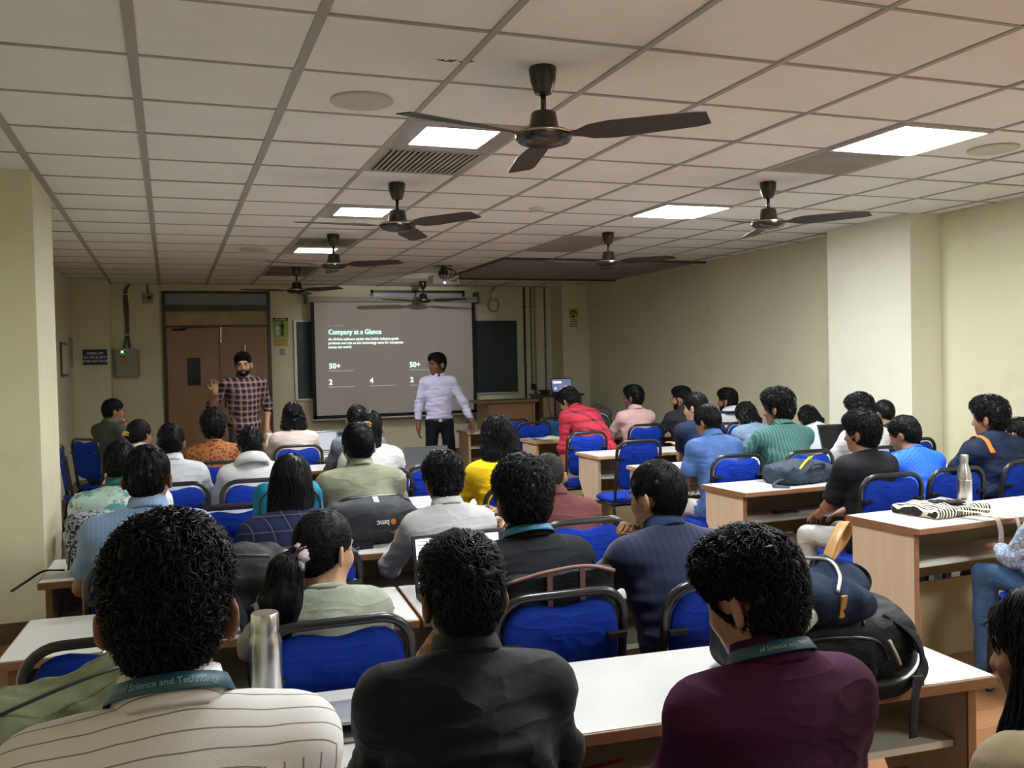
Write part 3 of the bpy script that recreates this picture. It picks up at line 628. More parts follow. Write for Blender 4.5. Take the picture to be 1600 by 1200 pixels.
# ---------------------------------------------------------------- implicit surfaces -> meshes (people, bags)
F4 = np.float32
class SDF:
    def __init__(s): s.p = []; s.cuts = []; s.fine = []
    def rc(s, a, b, ra, rb, k=.02, flat=False): s.p.append(('rc', np.array(a, float), np.array(b, float), ra, rb, k, flat)); return s
    def el(s, c, r, R=None, k=.02, sub=False): s.p.append(('el', np.array(c, float), np.array(r, float)*np.ones(3), R, k, sub)); return s
    def bx(s, c, h, r, R=None, k=.02): s.p.append(('bx', np.array(c, float), np.array(h, float)*np.ones(3), R, k, False, r)); return s
    def cut(s, n, c, k=0): s.cuts.append((np.array(n, float), c, k)); return s
    def bounds(s, pr, pad):
        if pr[0] == 'rc':
            m = max(pr[3], pr[4])+pad; return np.minimum(pr[1], pr[2])-m, np.maximum(pr[1], pr[2])+m
        r = pr[2] if pr[3] is None else np.sqrt(((pr[3]*pr[2])**2).sum(1)); return pr[1]-r-pad, pr[1]+r+pad
    def axes(s, h, hf):
        B = [s.bounds(p, .03) for p in s.p if not (p[0] == 'el' and p[5])]
        lo = np.min([b[0] for b in B], 0); hi = np.max([b[1] for b in B], 0); out = []
        for d in range(3):
            iv = sorted((max(lo[d], a[d]), min(hi[d], b[d])) for a, b in s.fine) if hf < h else []
            mg = []
            for a, b in iv:
                if b <= a: continue
                if mg and a <= mg[-1][1]+.02: mg[-1][1] = max(mg[-1][1], b)
                else: mg.append([a, b])
            pts = []; x = lo[d]
            for a, b in mg:
                if a > x+1e-6: pts.append(np.linspace(x, a, max(1, int(math.ceil((a-x)/h))), endpoint=False))
                pts.append(np.linspace(max(x, a), b, max(2, int(math.ceil((b-max(x, a))/hf))), endpoint=False)); x = b
            pts.append(np.linspace(x, hi[d], max(2, int(math.ceil((hi[d]-x)/h))+1)))
            out.append(np.unique(np.concatenate(pts)).astype(F4))
        return out
    def field(s, ax, off=0):
        X, Y, Z = ax; G = np.full((len(X), len(Y), len(Z)), .08, F4)
        for pr in s.p:
            k = pr[5] if pr[0] == 'rc' else pr[4]
            lo, hi = s.bounds(pr, max(k, .02)+off+.025); sl = []
            for d in range(3):
                a, b = np.searchsorted(ax[d], lo[d]), np.searchsorted(ax[d], hi[d])
                sl.append(slice(max(a-1, 0), min(b+1, len(ax[d]))))
            if any(q.stop-q.start < 1 for q in sl): continue
            x, y, z = X[sl[0]][:, None, None], Y[sl[1]][None, :, None], Z[sl[2]][None, None, :]
            if pr[0] == 'rc':
                _, a, b, ra, rb, _, flat = pr; ab = b-a; L2 = float(ab@ab)+1e-12; a = a.astype(F4); ab4 = ab.astype(F4)
                px, py, pz = x-a[0], y-a[1], z-a[2]
                tt = (px*ab4[0]+py*ab4[1]+pz*ab4[2])/F4(L2); t = np.clip(tt, 0, 1)
                d = np.sqrt((px-t*ab4[0])**2+(py-t*ab4[1])**2+(pz-t*ab4[2])**2)-(F4(ra+off)+F4(rb-ra)*t)
                if flat: d = np.maximum(d, (tt-1)*F4(math.sqrt(L2)))
                sub = False
            else:
                c, r, R, sub = pr[1], pr[2], pr[3], pr[5]; r = (r+(0 if sub else off)).astype(F4); c = c.astype(F4)
                px, py, pz = x-c[0], y-c[1], z-c[2]
                if R is not None:
                    Rm = R.astype(F4); px, py, pz = (Rm[0, 0]*px+Rm[1, 0]*py+Rm[2, 0]*pz, Rm[0, 1]*px+Rm[1, 1]*py+Rm[2, 1]*pz, Rm[0, 2]*px+Rm[1, 2]*py+Rm[2, 2]*pz)
                if pr[0] == 'bx':
                    rr = F4(pr[6]); ax_, ay_, az_ = np.abs(px)-(r[0]-rr), np.abs(py)-(r[1]-rr), np.abs(pz)-(r[2]-rr)
                    d = np.sqrt(np.maximum(ax_, 0)**2+np.maximum(ay_, 0)**2+np.maximum(az_, 0)**2)+np.minimum(np.maximum(np.maximum(ax_, ay_), az_), 0)-rr
                else:
                  q0 = (px/r[0])**2+(py/r[1])**2+(pz/r[2])**2; q1 = (px/r[0]**2)**2+(py/r[1]**2)**2+(pz/r[2]**2)**2
                  k0 = np.sqrt(q0); d = k0*(k0-1)/np.sqrt(q1+1e-9)
            g = G[sl[0], sl[1], sl[2]]; k = F4(max(k, 1e-4))
            if sub:
                h = np.clip(.5-.5*(g+d)/k, 0, 1); g[...] = g*(1-h)-d*h+k*h*(1-h)
            else:
                h = np.clip(.5+.5*(g-d)/k, 0, 1); g[...] = g*(1-h)+d*h-k*h*(1-h)
        for n, c, k in s.cuts:
            d = (X[:, None, None]*F4(n[0])+Y[None, :, None]*F4(n[1])+Z[None, None, :]*F4(n[2]))-F4(c)
            if k: h = np.clip(.5-.5*(G-d)/k, 0, 1).astype(F4); G = G*(1-h)+d*h+F4(k)*h*(1-h)
            else: G = np.maximum(G, d)
        return G
    def surf(s, h, hf=None, off=0):
        ax = s.axes(h, hf or h); G = s.field(ax, off); G[0] = G[-1] = .05; G[:, 0] = G[:, -1] = .05; G[:, :, 0] = G[:, :, -1] = .05
        V, Q = nets(G, ax); return V, Q, G, ax
def nets(G, ax):
    S = G < 0; nx, ny, nz = S.shape
    C = np.zeros((nx-1, ny-1, nz-1), np.uint8)
    for a in (0, 1):
        for b in (0, 1):
            for c in (0, 1): C += S[a:nx-1+a, b:ny-1+b, c:nz-1+c]
    act = (C > 0) & (C < 8); I, J, K = np.nonzero(act); n = len(I)
    idx = np.full(C.shape, -1, np.int32); idx[I, J, K] = np.arange(n)
    acc = np.zeros((n, 3)); cnt = np.zeros(n); c8 = [(a, b, c) for a in (0, 1) for b in (0, 1) for c in (0, 1)]
    Fv = {c: G[I+c[0], J+c[1], K+c[2]] for c in c8}
    Pv = {c: np.stack([ax[0][I+c[0]], ax[1][J+c[1]], ax[2][K+c[2]]], 1) for c in c8}
    for a in c8:
        for d in range(3):
            if a[d]: continue
            b = list(a); b[d] = 1; b = tuple(b); f0, f1 = Fv[a], Fv[b]; m = (f0 < 0) != (f1 < 0)
            t = (f0[m]/(f0[m]-f1[m]))[:, None]; acc[m] += Pv[a][m]*(1-t)+Pv[b][m]*t; cnt[m] += 1
    V = acc/np.maximum(cnt, 1)[:, None]; Q = []
    for d in range(3):
        e = [slice(1, -1)]*3; e[d] = slice(0, -1); e2 = list(e); e2[d] = slice(1, None)
        s0, s1 = S[tuple(e)], S[tuple(e2)]; i, j, k = np.nonzero(s0 != s1); fl = s0[i, j, k]
        p = [i, j, k]; u, v = (d+1) % 3, (d+2) % 3
        for q in (u, v): p[q] = p[q]+1
        def cell(du, dv): c = [x.copy() for x in p]; c[u] -= du; c[v] -= dv; return idx[c[0], c[1], c[2]]
        qd = np.stack([cell(1, 1), cell(0, 1), cell(0, 0), cell(1, 0)], 1); qd[~fl] = qd[~fl][:, ::-1]; Q.append(qd)
    return V, np.concatenate(Q)
def normals(V, Q):
    a = V[Q[:, 2]]-V[Q[:, 0]]; b = V[Q[:, 3]]-V[Q[:, 1]]; nn = np.cross(a, b); out = np.zeros_like(V)
    for k in range(4):
        for d in range(3): out[:, d] += np.bincount(Q[:, k], nn[:, d], len(V))
    return out/(np.linalg.norm(out, axis=1)[:, None]+1e-12)
def relax(V, Q, it=1, w=.5):
    for _ in range(it):
        s = np.zeros_like(V); c = np.zeros(len(V))
        for a, b in ((0, 1), (1, 2), (2, 3), (3, 0)):
            for u, v in ((a, b), (b, a)):
                for d in range(3): s[:, d] += np.bincount(Q[:, u], V[Q[:, v], d], len(V))
                c += np.bincount(Q[:, u], minlength=len(V))
        V = V*(1-w)+w*s/np.maximum(c, 1)[:, None]
    return V
def mesh_np(name, V, Q, mats, smooth=True, mi=None):
    me = bpy.data.meshes.new(name); n = len(Q); w = Q.shape[1]; me.vertices.add(len(V)); me.vertices.foreach_set('co', np.ascontiguousarray(V, F4).ravel())
    me.loops.add(n*w); me.loops.foreach_set('vertex_index', np.ascontiguousarray(Q, np.int32).ravel())
    me.polygons.add(n); me.polygons.foreach_set('loop_start', np.arange(0, n*w, w, dtype=np.int32))
    for m in (mats if isinstance(mats, (list, tuple)) else [mats]): me.materials.append(m)
    if mi is not None: me.polygons.foreach_set('material_index', np.asarray(mi, np.int32))
    me.update(calc_edges=True); me.polygons.foreach_set('use_smooth', np.full(n, bool(smooth))); me.update(); return me
def waves(P, seed, n, fmin, fmax, stretch=(1, 1, 1)):
    r = np.random.RandomState(seed); o = np.zeros(len(P)); A = np.array(stretch)
    for i in range(n):
        d = r.normal(size=3); d /= np.linalg.norm(d); f = r.uniform(fmin, fmax); o += np.sin((P*A)@d*f+r.uniform(0, 6.28))
    return o/math.sqrt(n)
def tri(G, ax, P):
    """trilinear field lookup"""
    ii = []; tt = []
    for d in range(3):
        i = np.clip(np.searchsorted(ax[d], P[:, d])-1, 0, len(ax[d])-2); ii.append(i); tt.append(np.clip((P[:, d]-ax[d][i])/(ax[d][i+1]-ax[d][i]), 0, 1))
    o = 0
    for a in (0, 1):
        for b in (0, 1):
            for c in (0, 1):
                w = (tt[0] if a else 1-tt[0])*(tt[1] if b else 1-tt[1])*(tt[2] if c else 1-tt[2]); o = o+w*G[ii[0]+a, ii[1]+b, ii[2]+c]
    return o
def grad(G, ax, P, e=.004):
    g = np.stack([tri(G, ax, P+np.eye(3)[d]*e)-tri(G, ax, P-np.eye(3)[d]*e) for d in range(3)], 1); return g/(np.linalg.norm(g, axis=1)[:, None]+1e-9)
def rotm(ax, a):
    c, s = math.cos(a), math.sin(a)
    return np.array({'x': [[1, 0, 0], [0, c, -s], [0, s, c]], 'y': [[c, 0, s], [0, 1, 0], [-s, 0, c]], 'z': [[c, -s, 0], [s, c, 0], [0, 0, 1]]}[ax])
# ---------------------------------------------------------------- people
SKIN = {k: mat('skin_'+k, c, .5, spec=.35, var=.10, vscale=18, bump=.04, bscale=160) for k, c in dict(tan=(.36, .19, .105), brown=(.25, .125, .068), dark=(.15, .07, .040), fair=(.46, .27, .165)).items()}
LIP = mat('lips', (.20, .075, .055), .45)
EYEW = mat('eye_white', (.14, .12, .11), .5); EYED = mat('eye_iris', (.015, .008, .005), .15)
def hair_mat(name, c, rough=.42):
    if name in MATS: return MATS[name]
    m = N(name); f = m.noise(60, 4, .6, (1, 1, .35)); m.col(m.mix(m.ramp(f, .3, .75), tuple(v*.55 for v in c), c)); m.set(rough, 0, .14); m.bump(f, .5, .004); MATS[name] = m.m; return m.m
HB = hair_mat('hair_black', (.008, .007, .0075)); HBR = hair_mat('hair_dark_brown', (.03, .018, .013)); HST = hair_mat('hair_cropped', (.035, .026, .02), .6)
def ik(S, W, a, b, hint):
    d = W-S; L = np.linalg.norm(d)
    if L > (a+b)*.995: W = S+d/L*(a+b)*.995; d = W-S; L = np.linalg.norm(d)
    x = (a*a-b*b+L*L)/(2*L); h = math.sqrt(max(a*a-x*x, 0)); u = d/L; p = hint-u*(hint@u); p /= np.linalg.norm(p)+1e-9
    return S+u*x+p*h, W
def dirv(a): return np.array([0, math.sin(a), math.cos(a)])
def skeleton(s, c):
    J = {}; lean, hp, hy, hr = c['lean'], c['hp'], c['hyaw'], c['hroll']
    st = c.get('stand'); z0 = c.get('hipz', .93*s) if st else .455+.095*s
    sl = c.get('side', 0)
    def D(a):
        v = dirv(a); return rotm('y', sl)@v
    p0 = np.array([0, 0, z0]); sp_ = s*c.get('slump', 1); p1 = p0+.16*sp_*D(lean*.55); p2 = p1+.17*sp_*D(lean*.95); p3 = p2+.145*sp_*D(lean*1.25); p4 = p3+.055*s*D(lean*1.1)
    tw = rotm('z', c.get('twist', 0)); na = lean*.55+hp*.45; p5 = p4+.135*s*(tw@D(na))
    T = tw@rotm('y', sl)@rotm('x', -lean*1.0); H = rotm('z', c.get('twist', 0)+hy)@rotm('y', hr)@rotm('x', -hp)
    J.update(p0=p0, p1=p1, p2=p2, p3=p3, p4=p4, head=p5+H@np.array([0, .015*s, .0]), T=T, H=H, s=s)
    J['top'] = J['head']+H@np.array([0, -.01, .123+c['hair_h']])*s
    for sg, n in ((-1, 'L'), (1, 'R')):
        S = p3+T@np.array([sg*c['shw']*s, -.005, -.013+c.get('shrug', 0)]); J['S'+n] = S; a = c['arm'+n]
        if isinstance(a, str):
            W = {'desk': np.array([sg*.13, .40, .805]), 'cross': np.array([-sg*.05, .36, .81]), 'lap': np.array([sg*.09, .30, .635]), 'hang': S+np.array([sg*.05, .03, -.50*s]),
                 'chin': J['head']+J['H']@np.array([sg*.03, .105, -.17])*s, 'cheek': J['head']+J['H']@np.array([sg*.085, .075, -.185])*s, 'fwd': np.array([sg*.10, .48, .805])}[a]
        else: W = np.array(a, float)
        hint = np.array(c.get('elb'+n, (sg*.7, -.35, -1.0 if a != 'hang' else -.2)), float)
        if isinstance(a, str) and a == 'hang': hint = np.array([sg*.5, -1, 0.])
        E, W = ik(S, W, .285*s, .25*s, hint); J['E'+n], J['W'+n] = E, W
        h = p0+np.array([sg*.085*s, .02, -.015])
        if st:
            K = h+np.array([sg*.03, .02, -.43*s]); A = np.array([K[0]+sg*.02, -.02, .085*s])
        else:
            lg = c.get('leg', .42); K = np.array([sg*c.get('kn', .12), lg*s, .505]); A = np.array([sg*c.get('kn', .12)*.95, (lg-.04+c.get('ft', 0))*s, .09])
        J['hip'+n], J['K'+n], J['A'+n] = h, K, A
    return J
def torso(B, J, c, off=0, loose=0):
    s = J['s']; T = J['T']; g = c['girth']
    B.el(J['p0']+np.array([0, -.015, .0]), np.array([.158*g+loose, .118*g+loose, .098])*s+off, None, .05)
    B.el(J['p1'], np.array([.138*g+loose, .102*g+loose, .14])*s+off, T, .06)
    B.el(J['p2'], np.array([.158*g+loose*.5, .108*g+loose*.5, .155])*s+off, T, .06)
    B.rc(J['SL'], J['SR'], .054*s+off, .054*s+off, .06)
    B.el(J['p3']+T@np.array([0, -.01, -.03]), np.array([.14, .088, .085])*s+off, T, .05)
    for n in 'LR': B.rc(J['p4']+T@np.array([0, -.014, .012]), J['p3']+(J['S'+n]-J['p3'])*.80+T@np.array([0, -.004, .002]), .040*s+off, .048*s+off, .06)
def head_prims(B, J, c, face=True):
    s = J['s']; H = J['H']; h = J['head']; W = lambda x, y, z: h+H@np.array([x, y, z])*s
    E = lambda p, r, k=.02, sub=False, R=None: B.el(W(*p), np.array(r)*s, H if R is None else H@R, k*1., sub)
    fat = c.get('fat', 0)
    E((0, -.012, .035), (.073, .094, .088)); E((0, .022, -.008), (.064+fat, .066, .094), .03); E((0, .030, -.058), (.052+fat, .056, .054), .03); E((0, .066, -.092), (.024, .02, .018), .02)
    B.rc(W(0, -.022, -.055), J['p4']+J['T']@np.array([0, -.005, -.03]), .052*s, .058*s, .03)
    if face:
        B.rc(W(-.036, .077, .034), W(.036, .077, .034), .011*s, .011*s, .012)
        for g in (-1, 1):
            E((g*.031, .098, .012), (.019, .017, .012), .012, True); E((g*.031, .0775, .012), (.0125, .0125, .0125), .004); E((g*.04, .055, -.022), (.027, .028, .026), .02)
            E((g*.011, .098, -.03), (.009, .010, .008), .008)
        B.rc(W(0, .086, .016), W(0, .108, -.026), .0085*s, .012*s, .014)
        B.rc(W(-.018, .0825, -.058), W(.018, .0825, -.058), .0075*s, .0075*s, .008); B.rc(W(-.014, .0815, -.069), W(.014, .0815, -.069), .0085*s, .0085*s, .008)
    for g in (-1, 1):
        R = rotm('z', g*.62)@rotm('x', .12)
        E((g*.0875, -.017, -.006), (.0085, .024, .036), .008, False, R); E((g*.097, -.009, -.002), (.008, .013, .021), .006, True, R)
    B.fine.append((h-np.array([.115, .13, .13])*s, h+np.array([.115, .13, .14])*s))
def hand_prims(B, J, n, c):
    s = J['s']; W, E = J['W'+n], J['E'+n]; d = (W-E)/np.linalg.norm(W-E); sg = -1 if n == 'L' else 1
    hd = c.get('hand'+n, {}); curl = hd.get('curl', .5)
    if 'dir' in hd: d = np.array(hd['dir'], float); d /= np.linalg.norm(d)
    pn = np.array(hd.get('palm', (0, 0, -1)), float); pn -= d*(pn@d); pn /= np.linalg.norm(pn)+1e-9; sd = np.cross(d, pn)*(1 if n == 'L' else -1); sd /= np.linalg.norm(sd)
    # sd points to the thumb side
    R = np.stack([sd, d, pn], 1); B.el(W+d*.045*s, np.array([.040, .052, .015])*s, R, .015)
    B.rc(W-d*.01, W+d*.03*s, .026*s, .024*s, .02)
    for i, (o, L) in enumerate(((.030, .068), (.010, .076), (-.010, .071), (-.029, .055))):
        a = W+d*.085*s+sd*o*s; q = d*math.cos(curl*.5)+pn*math.sin(curl*.5)+sd*o*hd.get('spread', 1.5)*.8; q /= np.linalg.norm(q); b = a+q*L*.5*s
        q2 = d*math.cos(curl*1.5)+pn*math.sin(curl*1.5)+sd*o*hd.get('spread', 1.5)*.6; q2 /= np.linalg.norm(q2); e = b+q2*L*.5*s
        B.rc(a-d*.015, b, .0092*s, .0085*s, .004); B.rc(b, e, .0083*s, .0068*s, .004)
    a = W+d*.03*s+sd*.03*s; q = d*.6+sd*.65+pn*.45*(curl+.2); q /= np.linalg.norm(q); b = a+q*.042*s; q2 = d*.85+sd*.2+pn*.5*curl; q2 /= np.linalg.norm(q2)
    B.rc(a, b, .0125*s, .010*s, .008); B.rc(b, b+q2*.032*s, .0098*s, .0075*s, .004)
    if hd.get('fine'): B.fine.append((W-.06-np.array([.03]*3), W+d*.12*s+np.array([.07]*3)))
def hair(J, c, n, hs, seed):
    s = J['s']; H = J['H']; st = c['hair']; th = c['hair_t']; B = SDF(); W = lambda x, y, z: np.array([x, y, z])*s
    r = np.random.RandomState(seed)
    B.el(W(0, -.014, .042), np.array([.0755+th*.5, .0955+th*.75, .084+th*1.1])*s, None, .02); B.el(W(0, -.046, -.004), np.array([.054+th*.35, .050+th*.5, .082])*s, None, .035)
    if st in ('curly', 'wavy', 'quiff'): B.el(W(0, -.008, .078), np.array([.068+th*.75, .086+th*.8, .055+th*.9])*s, None, .03)
    if st in ('quiff', 'curly', 'wavy'): B.el(W(0, .045, .085), np.array([.058+th*.5, .045+th*.6, .035+th])*s, None, .03)
    long_ = st in ('bob', 'long', 'pony', 'longwave', 'bun')
    fc = c.get('hairline', 0)
    if not long_ or st in ('pony', 'bun'): B.cut((0, .833, -.553), (.0293+fc)*s, .012)
    if not long_:
        zc = c.get('nape', -.068); B.cut((0, .35, -1), -(zc)*s, .01)
        for g in (-1, 1): B.el(W(g*.101, -.014, -.013), np.array([.040, .040, .045])*s, None, .010, True)
    else:
        if st == 'bob': B.el(W(0, -.035, -.06), np.array([.10, .075, .13])*s, None, .03); B.el(W(.0, -.06, -.13), np.array([.095, .05, .07])*s, None, .03)
        if st in ('long', 'longwave'):
            L = c.get('hlen', .30); wd = .085 if st == 'long' else .115
            B.el(W(0, -.05, -.05), np.array([wd, .055, .13])*s, None, .03); B.el(W(0, -.075, -.05-L*.5), np.array([wd*1.02, .042, L*.55])*s, None, .03)
        if st == 'pony':
            B.cut((0, .2, -1), .058*s, .015); q = [W(*p) for p in c.get('tail', ((0, -.12, .0), (0, -.16, -.06), (0, -.165, -.15), (0, -.15, -.24)))]
            rr = (.026, .050, .060, .040)
            curl_tail = True
            for a, b, ra, rb in zip(q[:-1], q[1:], rr[:-1], rr[1:]): B.rc(a, b, ra*s, rb*s, .02)
        if st == 'bun': B.cut((0, .2, -1), .058*s, .015); B.el(W(0, -.125, .01), np.array([.035]*3)*s, None, .015)
        if st in ('bob', 'long', 'longwave'): B.el(W(0, .088, -.03), np.array([.064, .072, .098])*s, None, .012, True)
        else:
            for g in (-1, 1): B.el(W(g*.096, .02, -.02), np.array([.026, .03, .05])*s, None, .012, True)
    if st == 'pony': B.cuts = [k for k in B.cuts if k[0][2] != -1]
    for a, b, ra, rb in c.get('hx', ()): B.rc(W(*a), W(*b), ra*s, rb*s, .03)
    V, Q, G, ax = B.surf(hs); V = relax(V, Q, 1); nn = normals(V, Q)
    amp = dict(short=.0028, crop=.0008, quiff=.005, curly=.005, wavy=.006, bob=.002, long=.002, pony=.0018, longwave=.006, bun=.0018)[st]
    V0 = V+nn*(amp*waves(V, seed, 10, 120, 260)+amp*.8*waves(V, seed+1, 8, 40, 90))[:, None]
    if st == 'pony':
        tl = np.clip((-.115*s-V[:, 1])/(.02*s), 0, 1)[:, None]; V0 = V0+tl*nn*(.006*waves(V, seed+5, 8, 70, 150, (1, 1, .5)))[:, None]
    VV = [V0]; QQ = [Q]
    if n:
        ok = np.arange(len(V))
        if not long_: ok = ok[((np.abs(np.abs(V[:, 0])-.095*s) > .03*s) | (np.abs(V[:, 1]+.012*s) > .040*s) | (np.abs(V[:, 2]+.010*s) > .045*s))]
        pick = r.choice(ok, n); P = V[pick]+r.normal(0, .002, (n, 3)); N0 = nn[pick]; crown = W(.015, -.055, .125)
        curl = dict(short=.15, crop=.1, quiff=.35, curly=1.3, wavy=.9, bob=.08, long=.08, pony=.06, longwave=1.0, bun=.05)[st]
        Ln = dict(short=.030, crop=.010, quiff=.042, curly=.034, wavy=.042, bob=.11, long=.13, pony=.09, longwave=.06, bun=.08)[st]*s
        lift = dict(short=.0035, crop=.001, quiff=.007, curly=.007, wavy=.009, bob=.002, long=.002, pony=.002, longwave=.009, bun=.001)[st]
        fl = P-crown; fl /= np.linalg.norm(fl, axis=1)[:, None]+1e-9
        if st in ('quiff',): fl = fl*.6+np.array([0.25, .5, .2])*(P[:, 2:3] > .05*s)
        if long_:
            if st in ('pony', 'bun'):
                tgt = W(0, -.115, .0); fl = tgt-P; dn = (P[:, 1] < -.105*s)
                fl[dn] = np.array([0, -.1, -1.])
            else: fl = fl*.6+np.array([0, -.1, -.9])
        fl = fl+r.normal(0, .22+curl*.35, (n, 3)); M_ = 4; pts = []; p = P.copy(); ph = r.uniform(0, 6.28, n); rad = .0055*curl*s
        wd = r.uniform(.0018, .0034, n)*(1.25 if n < 900 else 1)*(1.0 if st != 'crop' else .5)
        for i in range(M_):
            u = i/(M_-1); g = grad(G, ax, p); f = tri(G, ax, p); p = p-g*(f-(.001+lift*u**1.5))[:, None]
            t = fl-g*(fl*g).sum(1)[:, None]; t /= np.linalg.norm(t, axis=1)[:, None]+1e-9; b = np.cross(g, t)
            a = ph+u*(2.5+curl*5); off = (b*np.sin(a)[:, None]+g*(.6+.6*np.cos(a))[:, None])*rad
            pts.append((p+off, t, b, g, wd*(1-.75*u**1.5))); p = p+t*(Ln/(M_-1))
        m = M_; VS = np.zeros((n, m, 3, 3))
        for i, (q, t, b, g, w) in enumerate(pts):
            VS[:, i, 0] = q+b*w[:, None]; VS[:, i, 1] = q-b*w[:, None]; VS[:, i, 2] = q+g*(w*.8)[:, None]
        base = len(V0)+np.arange(n)[:, None]*(m*3); fs = []
        for i in range(m-1):
            for k in range(3):
                a = i*3+k; b = i*3+(k+1) % 3; fs.append(np.concatenate([base+a, base+b, base+b+3, base+a+3], 1))
        VV.append(VS.reshape(-1, 3)); QQ.append(np.concatenate(fs))
    V = np.concatenate(VV); V = V@H.T+J['head']; return V, np.concatenate(QQ)
def band(prof, cx, n=40, sq=(1, 1), open_=0, tilt=0):
    """closed collar-like ring: prof list of (radius, z); returns verts/faces"""
    V = []; F = []; m = len(prof)
    a0 = math.pi/2+open_; span = 2*math.pi-2*open_
    for i in range(n+1 if open_ else n):
        a = a0+span*i/n
        for r_, z in prof: V.append((r_*math.cos(a)*sq[0], r_*math.sin(a)*sq[1], z-tilt*math.sin(a)))
    cnt = n+1 if open_ else n
    for i in range(n):
        j = (i+1) % cnt
        for k in range(m): F.append((i*m+k, i*m+(k+1) % m, j*m+(k+1) % m, j*m+k))
    return np.array(V)@np.eye(3)+np.array(cx), F
PEOPLE = {}; PID = [0]
DEF = dict(lean=.15, hp=.05, hyaw=0., hroll=0., hair='short', hair_t=.014, hair_h=.018, shw=.165, armL='desk', armR='desk', girth=1.0, skin='tan', res=0, sleeve=.75, hairm=None, collar='polo', trousers=None, chair=True, heading=0., beard=False, glasses=False, nlocks=None)
DENIM = fabric('denim_dark', (.03, .045, .085), .8, .25, 20); BLACKT = fabric('trouser_black', (.005, .006, .009), .9); KHAKI = fabric('trouser_khaki', (.28, .22, .14), .8)
SHOE = mat('shoe_dark', (.03, .025, .022), .5)
def person(label, head, Y, shirt, grp=None, **kw):
    c = dict(DEF); c.update(kw); PID[0] += 1; sd = PID[0]*17; rs = c['res']
    tgt = aty(head[0], head[1], Y); hd = math.radians(c['heading'])
    if c.get('scale'): s = c['scale']
    else:
        s = 1.0
        for _ in range(12): s += (tgt[2]-skeleton(s, c)['top'][2])*.8; s = min(max(s, .84), 1.10)
    J = skeleton(s, c); Rz = rotm('z', hd); tp = Rz@J['top']; root = np.array([tgt[0]-tp[0], tgt[1]-tp[1], 0])
    h_body, h_head = ((.022, .0115), (.019, .0085), (.017, .006))[rs]; hsh = (.019, .014, .0105)[rs]
    if c.get('fz'): root[2] = c['fz']
    # body
    B = SDF(); torso(B, J, c, -.010); head_prims(B, J, c, c.get('face', True))
    for n in 'LR':
        B.rc(J['S'+n], J['E'+n], .046*s, .037*s, .03); B.rc(J['E'+n], J['W'+n], .037*s, .025*s, .015); B.el(J['E'+n]+(J['W'+n]-J['E'+n])*.25, (.037*s,)*3, None, .02)
        hand_prims(B, J, n, c)
        B.rc(J['hip'+n], J['K'+n], .072*s, .050*s, .03); B.rc(J['K'+n], J['A'+n], .047*s, .034*s, .02)
        f = J['A'+n]+np.array([0, .10, -.055]); B.rc(J['A'+n]+np.array([0, -.02, -.045]), f, .034*s, .028*s, .02)
    V, Q, G, ax = B.surf(h_body, h_head); V = relax(V, Q, 1, .35)
    L = (V-J['head'])@J['H']/s; fc = L[Q].mean(1); mi = ((np.abs(fc[:, 0]) < .024) & (fc[:, 1] > .074) & (fc[:, 2] > -.078) & (fc[:, 2] < -.050)).astype(int)
    body = obj('person', mesh_np('person_body', V, Q, [SKIN[c['skin']], LIP], True, mi)); body.location = root; body.rotation_euler = (0, 0, hd)
    tag(body, label, 'person', grp or ('seated students' if not c.get('stand') else 'standing people'))
    # shirt
    off = c.get('off', .010); S = SDF(); torso(S, J, c, off, c.get('loose', .012)); sl = c['sleeve']
    for n in 'LR':
        if sl <= 1: S.rc(J['S'+n], J['S'+n]+(J['E'+n]-J['S'+n])*sl, .052*s+off, .048*s+off, .035, True)
        else:
            S.rc(J['S'+n], J['E'+n], .049*s+off, .043*s+off, .035); S.rc(J['E'+n], J['E'+n]+(J['W'+n]-J['E'+n])*(sl-1), .043*s+off, .031*s+off, .02, True)
    if not c.get('stand'): 
        for n in 'LR': S.rc(J['hip'+n], J['hip'+n]+(J['K'+n]-J['hip'+n])*.22, .078*s+off, .074*s+off, .05)
    else:
        if c.get('hem', .08) > 0: S.rc(J['p0'], J['p0']-np.array([0, 0, c.get('hem', .08)]), .13+off, .13+off, .05, True)
        S.cut((0, 0, -1), -(J['p0'][2]-c.get('hem', .08)-.03))
    up = J['T']@np.array([0, .25, 1.0]); up /= np.linalg.norm(up); S.cut(up, float(up@(J['p4']+J['T']@np.array([0, -.02, .022]))), .008)
    V, Q, G, ax = S.surf(hsh); V = relax(V, Q, 1, .4); nn = normals(V, Q); wr = c.get('wrinkle', .0045)
    V = V+nn*(wr*waves(V, sd, 8, 18, 45, (1, 1, 1.6))+wr*.5*waves(V, sd+3, 8, 60, 110, (.5, 1, 1.8)))[:, None]*np.clip((J['p3'][2]-V[:, 2])*6+.35, .25, 1.2)[:, None]
    so = obj('shirt', mesh_np('shirt', V, Q, shirt), body)
    # collar
    col = c['collar']; N4 = J['p4']+J['T']@np.array([0, -.010, .010]); cm = c.get('collar_m', shirt)
    TM = Matrix([list(J['T'][i])+[N4[i]] for i in range(3)]+[[0, 0, 0, 1]]) @ Matrix.Rotation(-.30, 4, 'X')
